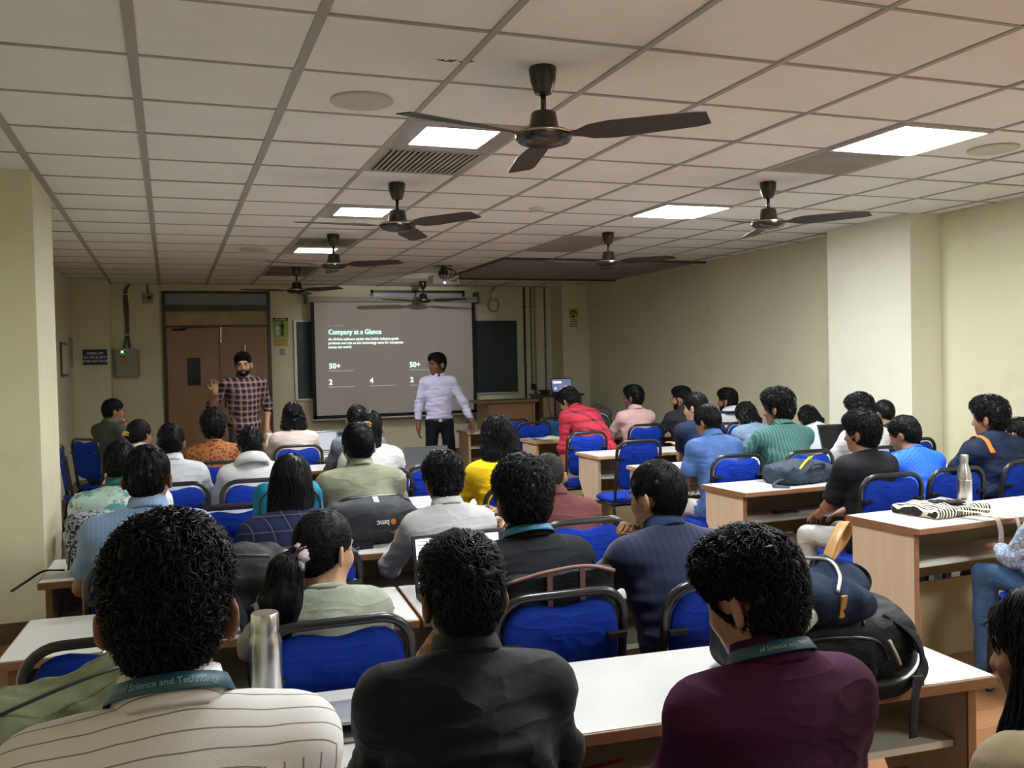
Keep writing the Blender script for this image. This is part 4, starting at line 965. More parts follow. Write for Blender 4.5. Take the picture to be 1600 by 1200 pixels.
    if col == 'polo':
        Vc, Fc = band([(.066*s, .046*s), (.072*s, .050*s), (.086*s, -.002*s), (.083*s, -.012*s), (.068*s, .03*s)], (0, 0, 0), 36, (1, 1.02), .22); MB().add(Vc, Fc).xf(TM).build('collar', cm, body, True)
    elif col == 'tee':
        Vc, Fc = band([(.066*s, .012*s), (.072*s, .017*s), (.080*s, .010*s), (.080*s, -.004*s), (.066*s, -.004*s)], (0, 0, 0), 36, (1, 1.02)); MB().add(Vc, Fc).xf(TM).build('collar', cm, body, True)
    elif col == 'hood':
        Vc, Fc = band([(.070*s, .03*s), (.10*s, .045*s), (.125*s, .0), (.115*s, -.045*s), (.08*s, -.02*s)], (0, -.03, -.012), 36, (1, .95)); MB().add(Vc, Fc).xf(TM).build('hood', cm, body, True)
    if c.get('lanyard'):
        Vc, Fc = band([(.0785*s, .034*s), (.0805*s, .034*s), (.0905*s, .010*s), (.0885*s, .008*s)], (0, -.006, -.0), 36, (1.02, 1.06), .5); ly = MB().add(Vc, Fc).xf(TM).build('lanyard', c['lanyard'], body, True)
        if c.get('ltext'):
            # lettering bent round the back of the band
            cu = text('lanyard_lettering', c['ltext'], .0135*s, (0, 0, 0), (0, 0, 0), mat('lanyard_ink', (.35, .5, .5), .6), ly, 'CENTER', .0002); me = cu.data; co = np.zeros(len(me.vertices)*3, F4); me.vertices.foreach_get('co', co); co = co.reshape(-1, 3)
            a = -math.pi/2+co[:, 0]/(.0895*s); v = (co[:, 1]-.0045*s)/(.025*s)+.5; rr = (.0905-.010*v+.0010)*s; P = np.stack([1.02*rr*np.cos(a), 1.06*rr*np.sin(a)-.006, (.009+.025*v)*s], 1)
            Mx = np.array(TM); P = P@Mx[:3, :3].T+Mx[:3, 3]; me.vertices.foreach_set('co', P.astype(F4).ravel()); me.update()
    # trousers, shoes
    tm = c['trousers'] or DENIM; T = SDF(); T.el(J['p0']+np.array([0, -.01, -.01]), np.array([.152*c['girth'], .115*c['girth'], .095])*s, None, .04)
    for n in 'LR': T.rc(J['hip'+n], J['K'+n], .086*s, .066*s, .04); T.rc(J['K'+n], J['A'+n]+np.array([0, 0, -.02]), .062*s, c.get('flare', .055)*s, .02, True)
    if c.get('stand'): T.cut((0, 0, 1), J['p0'][2]+.04)
    V, Q, G, ax = T.surf(.022 if rs < 2 else .018); V = relax(V, Q, 1, .4); nn = normals(V, Q); V = V+nn*(.003*waves(V, sd+5, 8, 25, 60))[:, None]
    obj('trousers', mesh_np('trousers', V, Q, tm), body)
    if c.get('shoes', True):
        for n in 'LR':
            A = J['A'+n]; K = SDF(); K.rc(A+np.array([0, -.03, -.05]), A+np.array([0, .13, -.058]), .038, .034, .02); K.el(A+np.array([0, -.02, -.03]), (.040, .05, .035), None, .02); K.cut((0, 0, -1), -(A[2]-.088))
            V, Q, G, ax = K.surf(.016); obj('shoe', mesh_np('shoe', V, Q, c.get('shoem', SHOE)), body)
    # hair
    if c['hair']:
        nl = c['nlocks'] if c['nlocks'] is not None else (380, 800, 2100)[rs]
        V, Q = hair(J, c, nl, (.009, .0075, .006)[rs], sd); obj('hair', mesh_np('hair', V, Q, c['hairm'] or HB), body)
    Hm = Matrix([list(J['H'][i]*s)+[J['head'][i]] for i in range(3)]+[[0, 0, 0, 1]])
    if c.get('face') != False and c.get('eyes'):
        for g in (-1, 1):
            e = MB().lathe([(.001, .0137), (.007, .0115), (.0115, .007), (.0134, .0)], seg=14).xf(Hm @ Matrix.Translation((g*.031, .0772, .012)) @ Matrix.Rotation(-math.pi/2, 4, 'X')).build('eye', EYEW, body, True)
            MB().lathe([(.001, .0145), (.0045, .0138), (.006, .0125)], seg=12).xf(Hm @ Matrix.Translation((g*.031+c.get('gaze', 0), .0772, .012)) @ Matrix.Rotation(-math.pi/2, 4, 'X')).build('iris', EYED, e, True)
            MB().tube(bez([(g*.014, .093, .030), (g*.030, .094, .036), (g*.048, .083, .032)], 4), .0035, 6).xf(Hm).build('eyebrow', c['hairm'] or HB, body, True)
    if c['beard']:
        D = SDF(); D.el((0, .030, -.058), np.array([.0615, .0635, .064])); D.el((0, .066, -.094), (.031, .026, .024), None, .02)
        for g in (-1, 1): D.rc((g*.067, .012, .0), (g*.054, .03, -.06), .009, .017, .015)
        D.rc((-.022, .085, -.047), (.022, .085, -.047), .006, .006, .008)
        D.el((0, .10, -.063), (.022, .03, .0085), None, .006, True); D.el((0, .072, .0), (.062, .05, .045), None, .01, True); D.cut((0, -1, 0), -.0)
        V, Q, G, ax = D.surf(.006); nn = normals(V, Q); V = V+nn*(.0012*waves(V, sd+9, 8, 200, 400))[:, None]
        V = V*s@J['H'].T+J['head']; obj('beard', mesh_np('beard', V, Q, HB), body)
    if c['glasses']:
        gm = MB()
        for g in (-1, 1):
            gm.tube([(g*.034+.024*math.cos(a), .103, .010+.018*math.sin(a)) for a in np.linspace(0, 2*math.pi, 16, endpoint=False)], .0011, 5, closed=True)
            gm.tube([(g*.058, .101, .014), (g*.076, .06, .014), (g*.081, -.005, .012), (g*.08, -.03, -.004)], .0011, 5)
        gm.tube([(-.010, .104, .014), (0, .107, .016), (.010, .104, .014)], .0011, 5)
        gm.xf(Hm).build('glasses', BLACKM, body, True)
    if c['chair']:
        ch = chair(*( (root+Rz@np.array([c.get('chx', 0), .035+c.get('chy', 0), 0]))[:2]), hd+c.get('chr', 0), c['chair'] if isinstance(c['chair'], str) else 'blue chair under the '+' '.join(label.split()[:11]))
    PEOPLE[label] = (body, J, root, hd)
    if abs(J['top'][2]-tgt[2]) > .012: print('PERSON z off', label, 'want %.3f got %.3f s %.2f' % (tgt[2], J['top'][2], s))
    print('P', label[:40], 's %.2f root %.2f %.2f' % (s, root[0], root[1]))
    return body, J
def place_on(body, Mx=None): pass
# ---------------------------------------------------------------- cloth patterns
def _mask(m, coord, period, width, phase=0):
    f = m.math('FRACT', m.math('ADD', m.math('DIVIDE', coord, period), phase)); return m.math('LESS_THAN', f, width)
def stripes(name, base, line, period, width, axis=2, skew=0):
    m = N(name); x = m.xyz(); co = x[axis]
    if skew: co = m.math('ADD', co, m.math('MULTIPLY', x[1], skew))
    m.col(m.mix(_mask(m, co, period, width), base, line)); m.set(.85, 0, .2); m.bump(m.noise(300, 2), .15, .002); return m.m
def yoke_stripes(name, base, line, zy):
    m = N(name); x = m.xyz(); up = m.math('GREATER_THAN', x[2], zy)
    wob = m.math('MULTIPLY', m.noise(6, 2), .02)
    a = _mask(m, m.math('ADD', m.math('ADD', x[2], m.math('MULTIPLY', x[1], .9)), wob), .034, .085); b = _mask(m, m.math('ADD', x[0], wob), .026, .10)
    s = m.math('ADD', m.math('MULTIPLY', a, up), m.math('MULTIPLY', b, m.math('SUBTRACT', 1, up))); m.col(m.mix(m.math('MULTIPLY', s, .75), base, line)); m.set(.85, 0, .2); m.bump(m.noise(250, 2), .2, .002); return m.m
def plaid(name, base, c1, c2, p, w1=.45, w2=.06):
    m = N(name); x = m.xyz(); u, v = m.math('ADD', x[0], m.math('MULTIPLY', x[1], .6)), m.math('ADD', x[2], m.math('MULTIPLY', x[1], .15))
    a, b = _mask(m, u, p, w1), _mask(m, v, p, w1); s = m.math('MULTIPLY', m.math('ADD', a, b), .5)
    col = m.mix(s, base, c1); l = m.math('MAXIMUM', _mask(m, u, p, w2, .3), _mask(m, v, p, w2, .3)); m.col(m.mix(m.math('MULTIPLY', l, .7), col, c2)); m.set(.85, 0, .2); m.bump(m.noise(300, 2), .15, .002); return m.m
def blotch(name, base, c1, c2, scale=9, lo=.5, stretch=None):
    m = N(name); f = m.noise(scale, 5, .7, stretch); g = m.noise(scale*1.9, 4, .7, stretch)
    m.col(m.mix(m.ramp(g, .52, .56), m.mix(m.ramp(f, lo, lo+.04), base, c1), c2)); m.set(.85, 0, .2); return m.m
def dots(name, base, c, scale):
    m = N(name); v = m.n('ShaderNodeTexVoronoi'); v.inputs['Scale'].default_value = scale; m.l(m.tc(), v.inputs['Vector'])
    ring = m.math('MULTIPLY', m.math('LESS_THAN', v.outputs['Distance'], .42), m.math('GREATER_THAN', v.outputs['Distance'], .16)); m.col(m.mix(ring, base, c)); m.set(.85, 0, .2); return m.m
def chevron(name, base, c, p=.03):
    m = N(name); x = m.xyz(); z = m.math('ADD', x[2], m.math('MULTIPLY', m.math('PINGPONG', x[0], p*.5), 1.0)); m.col(m.mix(_mask(m, z, p*.6, .5), base, c)); m.set(.6, 0, .3); return m.m
def knit(name, c, per=.012):
    m = N(name); x = m.xyz(); z = m.math('ADD', x[2], m.math('PINGPONG', x[0], per)); f = m.math('FRACT', m.math('DIVIDE', z, per)); m.col(m.mix(f, tuple(v*.7 for v in c), tuple(v*1.25 for v in c))); m.set(.85, 0, .2, **{'Sheen Weight': .2}); m.bump(f, .25, .004); return m.m
cl = lambda n, c, **k: fabric('cloth_'+n, c, **k)
def side_panel_tee(name):
    m = N(name); x = m.xyz(); a = m.math('MULTIPLY', m.math('LESS_THAN', x[0], -.075), m.math('MULTIPLY', m.math('LESS_THAN', m.math('SUBTRACT', x[2], m.math('MULTIPLY', x[1], .5)), .66), m.math('GREATER_THAN', m.math('ADD', x[1], m.math('MULTIPLY', x[2], .3)), .16)))
    m.col(m.mix(a, (.010, .010, .012), (.22, .006, .02))); m.set(.8, 0, .2); m.bump(m.noise(11, 3), .3, .02); return m.m
LANY = mat('lanyard_teal', (.012, .07, .10), .5); LANYB = mat('lanyard_blue', (.01, .16, .30), .5)
OLIVE = cl('olive', (.12, .13, .065))
r_ = math.radians
# ---- back row of the door side block
person('man in white shirt with brown stripes and a teal lanyard', (262, 812), 1.46, yoke_stripes('striped_shirt', (.80, .79, .76), (.09, .06, .05), 1.0), res=2, lean=.16, hp=.16, hair='curly', hair_t=.018, hair_h=.024, skin='brown', armL='lap', armR='lap', chy=-.12, sleeve=1.9, lanyard=LANY, ltext='of Science and Technology', shw=.175, girth=1.05, trousers=BLACKT, nape=-.085, hyaw=r_(-6))
person('man in black collared shirt with cuffs and fingers at his chin', (718, 840), 1.74, cl('black_shirt', (.0045, .005, .007), rough=.6, sheen=.1), res=2, lean=.30, hp=.12, hair='quiff', hair_t=.018, hair_h=.022, skin='brown', sleeve=1.9, armL='cheek', armR='lap', chy=-.12, side=.06, shw=.185, girth=1.08, shrug=.005, trousers=BLACKT, wrinkle=.006, elbL=(-.35, .35, -1), handL=dict(curl=1.4, fine=1, dir=(.45, .1, 1), palm=(.8, .5, 0)))
person('man in maroon polo shirt with a teal lanyard', (1150, 833), 1.46, cl('maroon', (.060, .012, .040)), res=2, lean=.16, hp=.32, hyaw=r_(24), hair='wavy', hair_t=.018, hair_h=.024, skin='tan', armL='lap', armR='lap', chy=-.12, lanyard=LANY, ltext='of Science and Technology', shw=.17, trousers=DENIM, girth=1.02)
# ---- second row
person('woman with a scrunchie ponytail and glasses in a sage t-shirt', (508, 801), 2.57, cl('sage_tee', (.30, .33, .25)), res=2, lean=.06, hp=.12, hyaw=r_(-52), hair='pony', hair_t=.012, hair_h=.014, skin='fair', collar='tee', glasses=True, eyes=True, shw=.15, girth=.93, hairm=HB, armL='desk', armR='desk', slump=.87, tail=((-.0, -.115, .0), (-.01, -.16, -.05), (-.02, -.165, -.14), (-.01, -.15, -.22)))
person('man in charcoal polo shirt with a bright blue lanyard', (815, 717), 2.64, cl('charcoal', (.013, .015, .018)), res=2, lean=.14, hp=.12, hyaw=r_(-4), hair='wavy', hair_t=.026, hair_h=.03, skin='tan', lanyard=LANYB, ltext='Science and Technology', collar_m=cl('black_collar', (.008, .008, .009)), shw=.165)
person('man in navy textured polo shirt with clasped hands and a steel watch', (1022, 720), 2.68, knit('navy_knit', (.008, .014, .040)), res=2, lean=.34, hp=.12, hyaw=r_(26), hair='short', hair_t=.017, hair_h=.02, skin='tan', glasses=True, eyes=True, armL='chin', armR='chin', elbL=(-1.0, .25, -1), elbR=(.6, .2, -1), shw=.175, girth=1.08, sleeve=.8, handL=dict(curl=1.2, fine=1), handR=dict(curl=1.2, fine=1), collar_m=cl('navy_collar', (.014, .026, .066)))
# ---- third row
person('man in light blue short sleeved shirt', (230, 696), 3.70, knit('light_blue_weave', (.22, .33, .50), .008), res=1, lean=.2, hp=.1, hair='short', hair_t=.016, skin='brown', glasses=True, shw=.185, girth=1.1, sleeve=.7, hyaw=r_(-12))
person('woman with bobbed hair in navy plaid shirt', (455, 709), 3.68, plaid('navy_plaid', (.014, .020, .055), (.022, .030, .085), (.24, .17, .17), .06, .5, .05), res=1, lean=.3, hp=.15, hyaw=r_(-14), hair='bob', hair_t=.022, hair_h=.024, skin='tan', sleeve=1.7, shw=.17)
person('man in pale grey shirt and dark wavy hair', (690, 709), 3.70, cl('pale_grey', (.50, .51, .50), var=.05), res=1, lean=.26, hp=.25, hair='wavy', hair_t=.02, hair_h=.024, skin='brown', sleeve=1.6, shw=.165, wrinkle=.005, slump=.95)
person('man with cropped hair in brown polo shirt with a white collar line', (848, 712), 3.82, cl('brown_polo', (.13, .045, .045)), res=1, lean=.32, hp=.6, hair='crop', hair_t=.008, hair_h=.012, hairm=HST, skin='tan', shw=.175, girth=1.05, slump=.94)
# ---- fourth row
person('man in mint and white leaf print shirt', (188, 690), 4.78, blotch('leaf_print', (.42, .58, .50), (.66, .69, .62), (.12, .34, .31), 9, .5), res=1, lean=.22, hp=.25, hair='short', hair_t=.017, skin='brown', shw=.19, girth=1.15, sleeve=.9, collar_m=cl('teal_collar', (.02, .16, .16)))
person('man in sage green polo shirt', (557, 660), 4.82, cl('sage_polo', (.23, .235, .16)), res=1, lean=.25, hp=.15, hair='short', hair_t=.022, hair_h=.024, skin='brown', shw=.19, girth=1.15, hyaw=r_(6))
person('woman with long wavy hair in bright yellow top', (774, 650), 4.86, cl('yellow', (.68, .44, .008)), res=1, lean=.25, hp=.2, hair='longwave', hair_t=.024, hair_h=.026, hlen=.12, skin='tan', collar='tee', shw=.16, sleeve=1.6, nlocks=1500)
# ---- fifth row
person('man in white shirt beside the wall', (266, 662), 5.86, cl('white_a', (.62, .64, .68), var=.04), lean=.2, hp=.15, hair='short', hair_t=.018, skin='brown')
person('man in white hooded top looking down', (390, 668), 5.86, cl('white_b', (.68, .68, .67), var=.04), lean=.24, hp=.42, hair='short', hair_t=.02, hair_h=.022, skin='brown', collar='hood', sleeve=1.6)
person('woman in white top with a gold hair clip', (578, 640), 5.90, cl('white_c', (.66, .66, .62), var=.04), lean=.2, hp=.1, hyaw=r_(-22), hair='long', hair_t=.014, hlen=.15, skin='tan', sleeve=1.7, shw=.155, chair='blue padded chair used by the woman with a gold hair clip')
# ---- sixth row
person('woman with a yellow claw clip near the wall', (218, 655), 7.0, cl('cream_top', (.58, .54, .44)), lean=.2, hp=.1, hyaw=r_(-38), hair='bun', hair_t=.013, skin='brown', glasses=True, shw=.155)
person('woman in rust block print kurta', (333, 641), 7.0, dots('rust_print', (.36, .13, .045), (.13, .045, .02), 42), lean=.2, hp=.18, hair='wavy', hair_t=.032, hair_h=.034, skin='brown', collar='tee', nape=-.11, shw=.16)
person('man with dark hair half hidden beyond the gold clip woman', (557, 633), 7.05, cl('grey_blue', (.16, .18, .22)), lean=.18, hp=.1, hair='short', hair_t=.02, skin='brown')
# ---- seventh row
person('curly haired student in blush pink shirt', (457, 629), 8.0, cl('blush', (.66, .55, .50), var=.04), lean=.18, hp=.08, hair='longwave', hair_t=.03, hair_h=.034, hlen=.06, skin='brown', sleeve=1.5)
# ---- man by the wall at the front
person('man in olive and blue polo with a hand over his mouth', (178, 623), 9.9, blotch('olive_polo', (.055, .065, .045), (.05, .06, .04), (.045, .055, .045), 3), lean=.22, hp=.12, hyaw=r_(-22), heading=-48, hair='short', hair_t=.015, skin='brown', glasses=True, eyes=True, armL='chin', armR='lap', collar_m=cl('olive_collar', (.09, .085, .05)), res=1, shw=.17, handL=dict(curl=1.3, fine=1), chair='blue padded chair turned sideways by the left wall')
# ---- far wall block
person('man in pink shirt and glasses', (990, 603), 8.32, cl('pink', (.58, .36, .35), var=.05), lean=.08, hp=.02, hyaw=r_(34), hair='quiff', hair_t=.016, skin='dark', glasses=True, eyes=True, sleeve=1.6, res=1)
person('bearded man next to the far wall in a dark top', (1065, 605), 8.25, cl('dark_top', (.03, .03, .035)), lean=.1, hp=.02, hyaw=r_(40), hair='quiff', hair_t=.018, skin='tan', beard=True, eyes=True, res=1)
person('man in navy t-shirt resting his forearms on the desk', (1085, 614), 6.68, cl('navy_tee', (.012, .020, .048)), lean=.3, hp=.1, hyaw=r_(30), hair='short', hair_t=.02, skin='fair', collar='tee', armL='cross', armR='cross', shw=.18, girth=1.08, sleeve=.7, res=1, eyes=True)
person('bearded man in white and navy jacket', (1136, 607), 8.02, stripes('white_navy_jacket', (.58, .58, .58), (.02, .03, .08), .11, .25), lean=.12, hp=.05, hyaw=r_(38), hair='quiff', hair_t=.022, hair_h=.03, skin='brown', beard=True, eyes=True, sleeve=1.8, res=1, collar='hood')
person('student in grey blue shirt slumped forward on the desk', (1160, 631), 7.0, cl('grey_blue_b', (.16, .23, .33)), lean=.5, hp=.4, hyaw=r_(8), hair='longwave', hair_t=.022, hlen=.05, skin='brown', armL='cross', armR='cross', res=1)
person('person in white shirt bowed low over the desk by the far wall', (1256, 641), 6.98, cl('white_d', (.55, .60, .66), var=.04), lean=.65, hp=.6, hair='longwave', hair_t=.016, hlen=.05, skin='brown', sleeve=1.6, armL='cross', armR='cross')
person('man in mid blue shirt looking down', (1098, 635), 5.56, cl('mid_blue', (.07, .14, .34), rough=.6), lean=.24, hp=.42, hyaw=r_(18), hair='short', hair_t=.02, skin='brown', armL='lap', armR='lap', shw=.18, sleeve=.75, res=1, trousers=fabric('trouser_pale', (.55, .53, .50)), wrinkle=.005)
person('man in green striped shirt with clasped hands', (1214, 607), 5.48, stripes('green_stripe', (.045, .125, .115), (.11, .21, .19), .022, .3, 0), lean=.22, hp=.08, hyaw=r_(28), hair='curly', hair_t=.032, hair_h=.036, skin='brown', sleeve=1.6, armL=(-.30, .46, .84), armR=(-.22, .48, .83), shw=.19, girth=1.12, res=1, eyes=True, handL=dict(curl=1.2, fine=1), handR=dict(curl=1.2))
person('man in white shirt behind an open grey laptop', (1340, 615), 5.42, cl('white_e', (.66, .66, .66), var=.04), lean=.16, hp=.2, hyaw=r_(14), hair='quiff', hair_t=.024, hair_h=.028, skin='brown', sleeve=1.6)
person('man with faded haircut in dark green top', (1377, 625), 5.80, cl('dark_green', (.02, .035, .03)), lean=.2, hp=.3, hair='crop', hair_t=.012, hairm=HB, skin='brown', collar='tee')
person('man in black t-shirt with a red side panel and pale jeans', (1346, 643), 4.14, side_panel_tee('black_red_tee'), lean=.06, hp=.04, hyaw=r_(22), hair='wavy', hair_t=.022, hair_h=.028, skin='brown', collar='tee', armL='lap', armR='lap', res=2, sleeve=.85, trousers=fabric('jeans_pale', (.52, .53, .50), .8, .1), eyes=True, shw=.165, chr=-.06, handL=dict(curl=.8, fine=1), nlocks=1500, leg=.44)
person('man in royal blue zigzag jersey looking down', (1404, 651), 4.36, chevron('blue_jersey', (.012, .08, .52), (.02, .15, .75)), lean=.34, hp=.35, hyaw=r_(22), hair='short', hair_t=.018, skin='brown', collar='tee', res=1, shw=.175)
person('man in navy jacket with an orange strap', (1545, 620), 4.30, cl('navy_jacket', (.009, .016, .040), rough=.6), lean=.12, hp=.06, hyaw=r_(20), hair='curly', hair_t=.030, hair_h=.034, skin='brown', sleeve=1.9, girth=1.15, shw=.185, res=1, off=.018, wrinkle=.006)
person('student in brown check shirt half hidden behind the navy jacket', (1590, 655), 4.52, plaid('brown_check', (.30, .22, .16), (.12, .08, .06), (.5, .42, .32), .05), lean=.2, hp=.2, hair='short', hair_t=.016, skin='brown', sleeve=1.6, slump=.8)
person('woman in blue floral blouse and flared jeans', (1648, 700), 3.02, dots('blue_floral', (.20, .27, .40), (.55, .55, .55), 75), lean=.12, hp=.1, hyaw=r_(10), hair='long', hair_t=.014, hlen=.34, skin='tan', collar='tee', sleeve=1.85, shw=.155, armL='lap', armR='lap', res=1, trousers=fabric('jeans_mid', (.075, .15, .30), .8, .2), flare=.085, shoes=False, girth=.95, slump=.8)
person('woman with long black hair in khaki shirt', (1628, 917), 1.14, cl('khaki_shirt', (.34, .27, .17)), lean=.18, hp=.15, hyaw=r_(18), hair='long', hair_t=.014, hlen=.40, hx=[((-.075, -.01, .0), (-.10, .02, -.15), .035, .045), ((-.10, .02, -.15), (-.12, .05, -.38), .045, .05)], skin='brown', sleeve=1.85, shw=.16, res=2, eyes=True, armL='lap', armR='lap', chy=-.12, slump=.9)
# ---- standing people
person('man in plaid shirt presenting with a raised hand before the door', (378, 551), 10.5, plaid('dark_plaid', (.19, .115, .105), (.018, .010, .018), (.40, .28, .25), .062, .55, .07), stand=True, chair=False, heading=176, lean=.02, hp=.06, hyaw=r_(-2), hroll=.06, hair='quiff', hair_t=.016, hair_h=.02, skin='tan', beard=True, glasses=True, eyes=True, sleeve=1.25, armR=(.30, .16, 1.30), armL='hang', elbR=(.6, -.3, -1), handR=dict(dir=(.0, .25, 1), palm=(0, 1, 0), curl=.25, fine=1, spread=4), hem=.16, res=2, trousers=fabric('trouser_olive', (.05, .05, .04)), shw=.185, girth=1.05, nlocks=900)
person('man in lavender shirt and black trousers looking at the screen', (683, 552), 10.25, cl('lavender', (.50, .49, .66), var=.04), stand=True, chair=False, heading=172, lean=.02, hp=.03, hyaw=r_(-62), hair='quiff', hair_t=.015, hair_h=.02, skin='dark', glasses=True, eyes=True, sleeve=1.93, armR=(.24, .0, .84), armL=(-.36, .10, .88), elbR=(.7, -.6, 0), elbL=(-.8, -.5, 0), hem=-.055, res=2, trousers=BLACKT, shw=.16, nlocks=900, handL=dict(dir=(-.1, .1, -1), palm=(.8, .4, 0), curl=.4, fine=1), handR=dict(dir=(0, .1, -1), palm=(-1, 0, 0), curl=.6, fine=1))
person('man in red check shirt bending over beside an empty chair', (882, 612), 8.2, plaid('red_check', (.42, .03, .05), (.035, .015, .025), (.36, .05, .07), .10, .22, .03), stand=True, chair=False, heading=14, hipz=.70, lean=.85, hp=.5, hyaw=r_(14), hair='quiff', hair_t=.015, hair_h=.02, skin='tan', glasses=True, sleeve=1.25, armL=(-.17, .36, .42), armR=(.15, .45, .8), elbL=(-1, -.2, 0), res=1, hem=.1, scale=.98)
# ---------------------------------------------------------------- things on desks
def rootM(label): b, J, r, h = PEOPLE[label]; return b, J
def headM(J): return Matrix([list(J['H'][i]*J['s'])+[J['head'][i]] for i in range(3)]+[[0, 0, 0, 1]])
def bottle(x, y, z, r, h, lab, m=STEEL, capm=STEEL, cap=.045, shoulder=.03, neck=.75):
    t = thing('water_bottle', lab, 'bottle', (x, y, z), 0)
    hb = h-cap; MB().lathe([(.001, 0), (r*.94, 0), (r, .006), (r, hb-shoulder), (r*.97, hb-shoulder*.6), (r*neck*1.02, hb-.004), (r*neck, hb+.004)], seg=32).build('body', m, t, 'auto')
    MB().lathe([(r*neck*1.06, hb+.004), (r*neck*1.06, h-.004), (r*neck*.98, h), (.001, h)], seg=32).build('cap', capm, t, 'auto'); return t
bottle(.19, 2.20, .75, .0365, .235, 'tall brushed steel water bottle on the back desk behind the striped shirt', neck=.82)
def tall_bottle(x, y, z, lab):
    t = thing('water_bottle', lab, 'bottle', (x, y, z), 0)
    MB().lathe([(.001, 0), (.034, 0), (.037, .006), (.037, .14), (.034, .17), (.022, .215), (.019, .225), (.019, .235)], seg=28).build('body', STEEL, t, 'auto'); MB().lathe([(.0205, .233), (.0205, .268), (.018, .272), (.001, .272)], seg=24).build('cap', STEEL, t, 'auto')
    for z_ in (.012, .03, .14): MB().lathe([(.0372, z_), (.0385, z_+.002), (.0372, z_+.004)], seg=28, cap=False).build('ring', CHROME, t, True)
tall_bottle(3.84, 3.68, .75, 'steel cola shaped water bottle standing beside the striped tote')
bottle(*aty(420, 675, 8.45)[:2], .75, .033, .22, 'slim white water bottle on the front left desk', mat('bottle_white', (.75, .76, .78), .25), WHITEP, .04)
bottle(4.42, 5.95, .75, .036, .22, 'teal water bottle between the green shirt and the grey laptop', mat('bottle_teal', (.02, .26, .28), .35), mat('bottle_teal', (.02, .26, .28), .35), .04)
LAPG = mat('laptop_grey', (.11, .115, .125), .4, .5); KEYS = mat('keys_black', (.015, .015, .017), .5); LAPS = mat('laptop_silver', (.50, .51, .52), .35, .6)
def laptop(x, y, z, rz, ang, lab, body=LAPG, scr=None, w=.325, d=.22):
    t = thing('laptop', lab, 'laptop', (x, y, z), rz)
    MB().box(-w/2, w/2, -d, 0, 0, .014, bev=.004).build('base', body, t)
    k = MB().box(-w/2+.02, w/2-.02, -d*.52, -.02, .014, .0155).build('keyboard', KEYS, t)
    MB().box(-.05, .05, -d+.015, -d*.57, .014, .0148).build('touchpad', body, t)
    Mx = Matrix.Translation((0, 0, .012)) @ Matrix.Rotation(-(ang-math.pi/2), 4, 'X')
    lid = MB().box(-w/2, w/2, -.004, .004, 0, d, bev=.003).xf(Mx).build('lid', body, t)
    MB().box(-w/2+.004, w/2-.004, -.0048, -.004, .006, d-.004).xf(Mx).build('bezel', KEYS, lid)
    MB().box(-w/2+.012, w/2-.012, -.0054, -.0048, .018, d-.014).xf(Mx).build('screen', scr or mat('screen_off', (.01, .011, .013), .15), lid)
    return t, lid, Mx
t, lid, Mx = laptop(.935, 3.09, .75, .02, r_(102), 'open black laptop showing a white document behind the black shirt man', KEYS, emat('doc_white', (.86, .84, .95), .60), .33, .198)
l = MB(); rr = random.Random(4)
for k in range(13):
    z = .185-k*.0115; l.box(-.145, -.145+rr.uniform(.03, .26), -.0058, -.0054, z, z+.0025)
l.xf(Mx).build('document_lines', mat('doc_ink', (.25, .25, .3), .6), lid)
laptop(*aty(1318, 700, 5.98)[:2], .75, r_(-8), r_(110), 'open grey laptop in front of the white shirted man', mat('laptop_slate', (.085, .09, .10), .45, .3), None, .36, .25)
laptop(1.72, 6.40, .75, 0, r_(118), 'dark grey laptop open on the aisle end desk', LAPG, mat('screen_grey', (.045, .05, .055), .3))
laptop(1.30, 8.62, .75, 0, r_(125), 'pale laptop open on the front left desk', LAPS, mat('screen_pale', (.40, .40, .45), .4))
laptop(.36, 2.17, .75, -.07, r_(8), 'flat silver laptop beside the steel bottle', LAPS)
t, lid, Mx = laptop(5.36, 12.40, DAIS_Z+.93, 0, r_(108), 'laptop with a dark blue slide on the side cabinet', KEYS, emat('slide_navy', (.02, .05, .16), .9), .33, .22)
g = MB().box(-.13, .0, -.0058, -.0054, .14, .175).box(-.12, -.09, -.0058, -.0054, .05, .08).box(.04, .075, -.0058, -.0054, .07, .1).box(-.03, -.005, -.0058, -.0054, .04, .06); g.xf(Mx).build('slide_blocks', emat('slide_pale', (.7, .8, 1), .8), lid)
def phone(x, y, z, rz, lab):
    t = thing('phone', lab, 'phone', (x, y, z), rz); MB().box(-.037, .037, -.078, .078, 0, .009, bev=.004).build('case', KEYS, t); MB().box(-.034, .034, -.074, .074, .009, .0096).build('glass', GLASSD, t); return t
phone(.60, 3.02, .75, .5, 'dark phone lying on the desk beside the ponytail woman'); phone(3.62, 4.88, .563, 1.3, 'dark phone on the desk shelf before the black t-shirt man')
def paper(x, y, z, rz, lab, w=.21, d=.297, mt=None, curl=.006):
    V = []; n = 6; rr = random.Random(int(x*100))
    for i in range(n+1):
        for j in range(n+1): u, v = i/n-.5, j/n-.5; V.append((u*w, v*d, .001+curl*(4*u*u)*(1+.4*math.sin(5*v))))
    F = [(i*(n+1)+j, (i+1)*(n+1)+j, (i+1)*(n+1)+j+1, i*(n+1)+j+1) for i in range(n) for j in range(n)]
    o = MB().add(V, F).build('paper_sheet', mt or PAPER, None, True); o.location = (x, y, z); o.rotation_euler = (0, 0, rz); md = o.modifiers.new('thickness', 'SOLIDIFY'); md.thickness = .0008; md.offset = 1; return tag(o, lab, 'paper')
paper(3.62, 8.80, .75, .35, 'loose white papers on the aisle end of a pine edged desk', .30, .30, None, .018)
paper(3.60, 8.72, .7505, .1, 'yellow edged sheet under the white papers', .24, .2, mat('paper_yellow', (.62, .55, .08), .7))
paper(1.62, 6.22, .75, .2, 'white paper on the desk beside the gold clip woman')
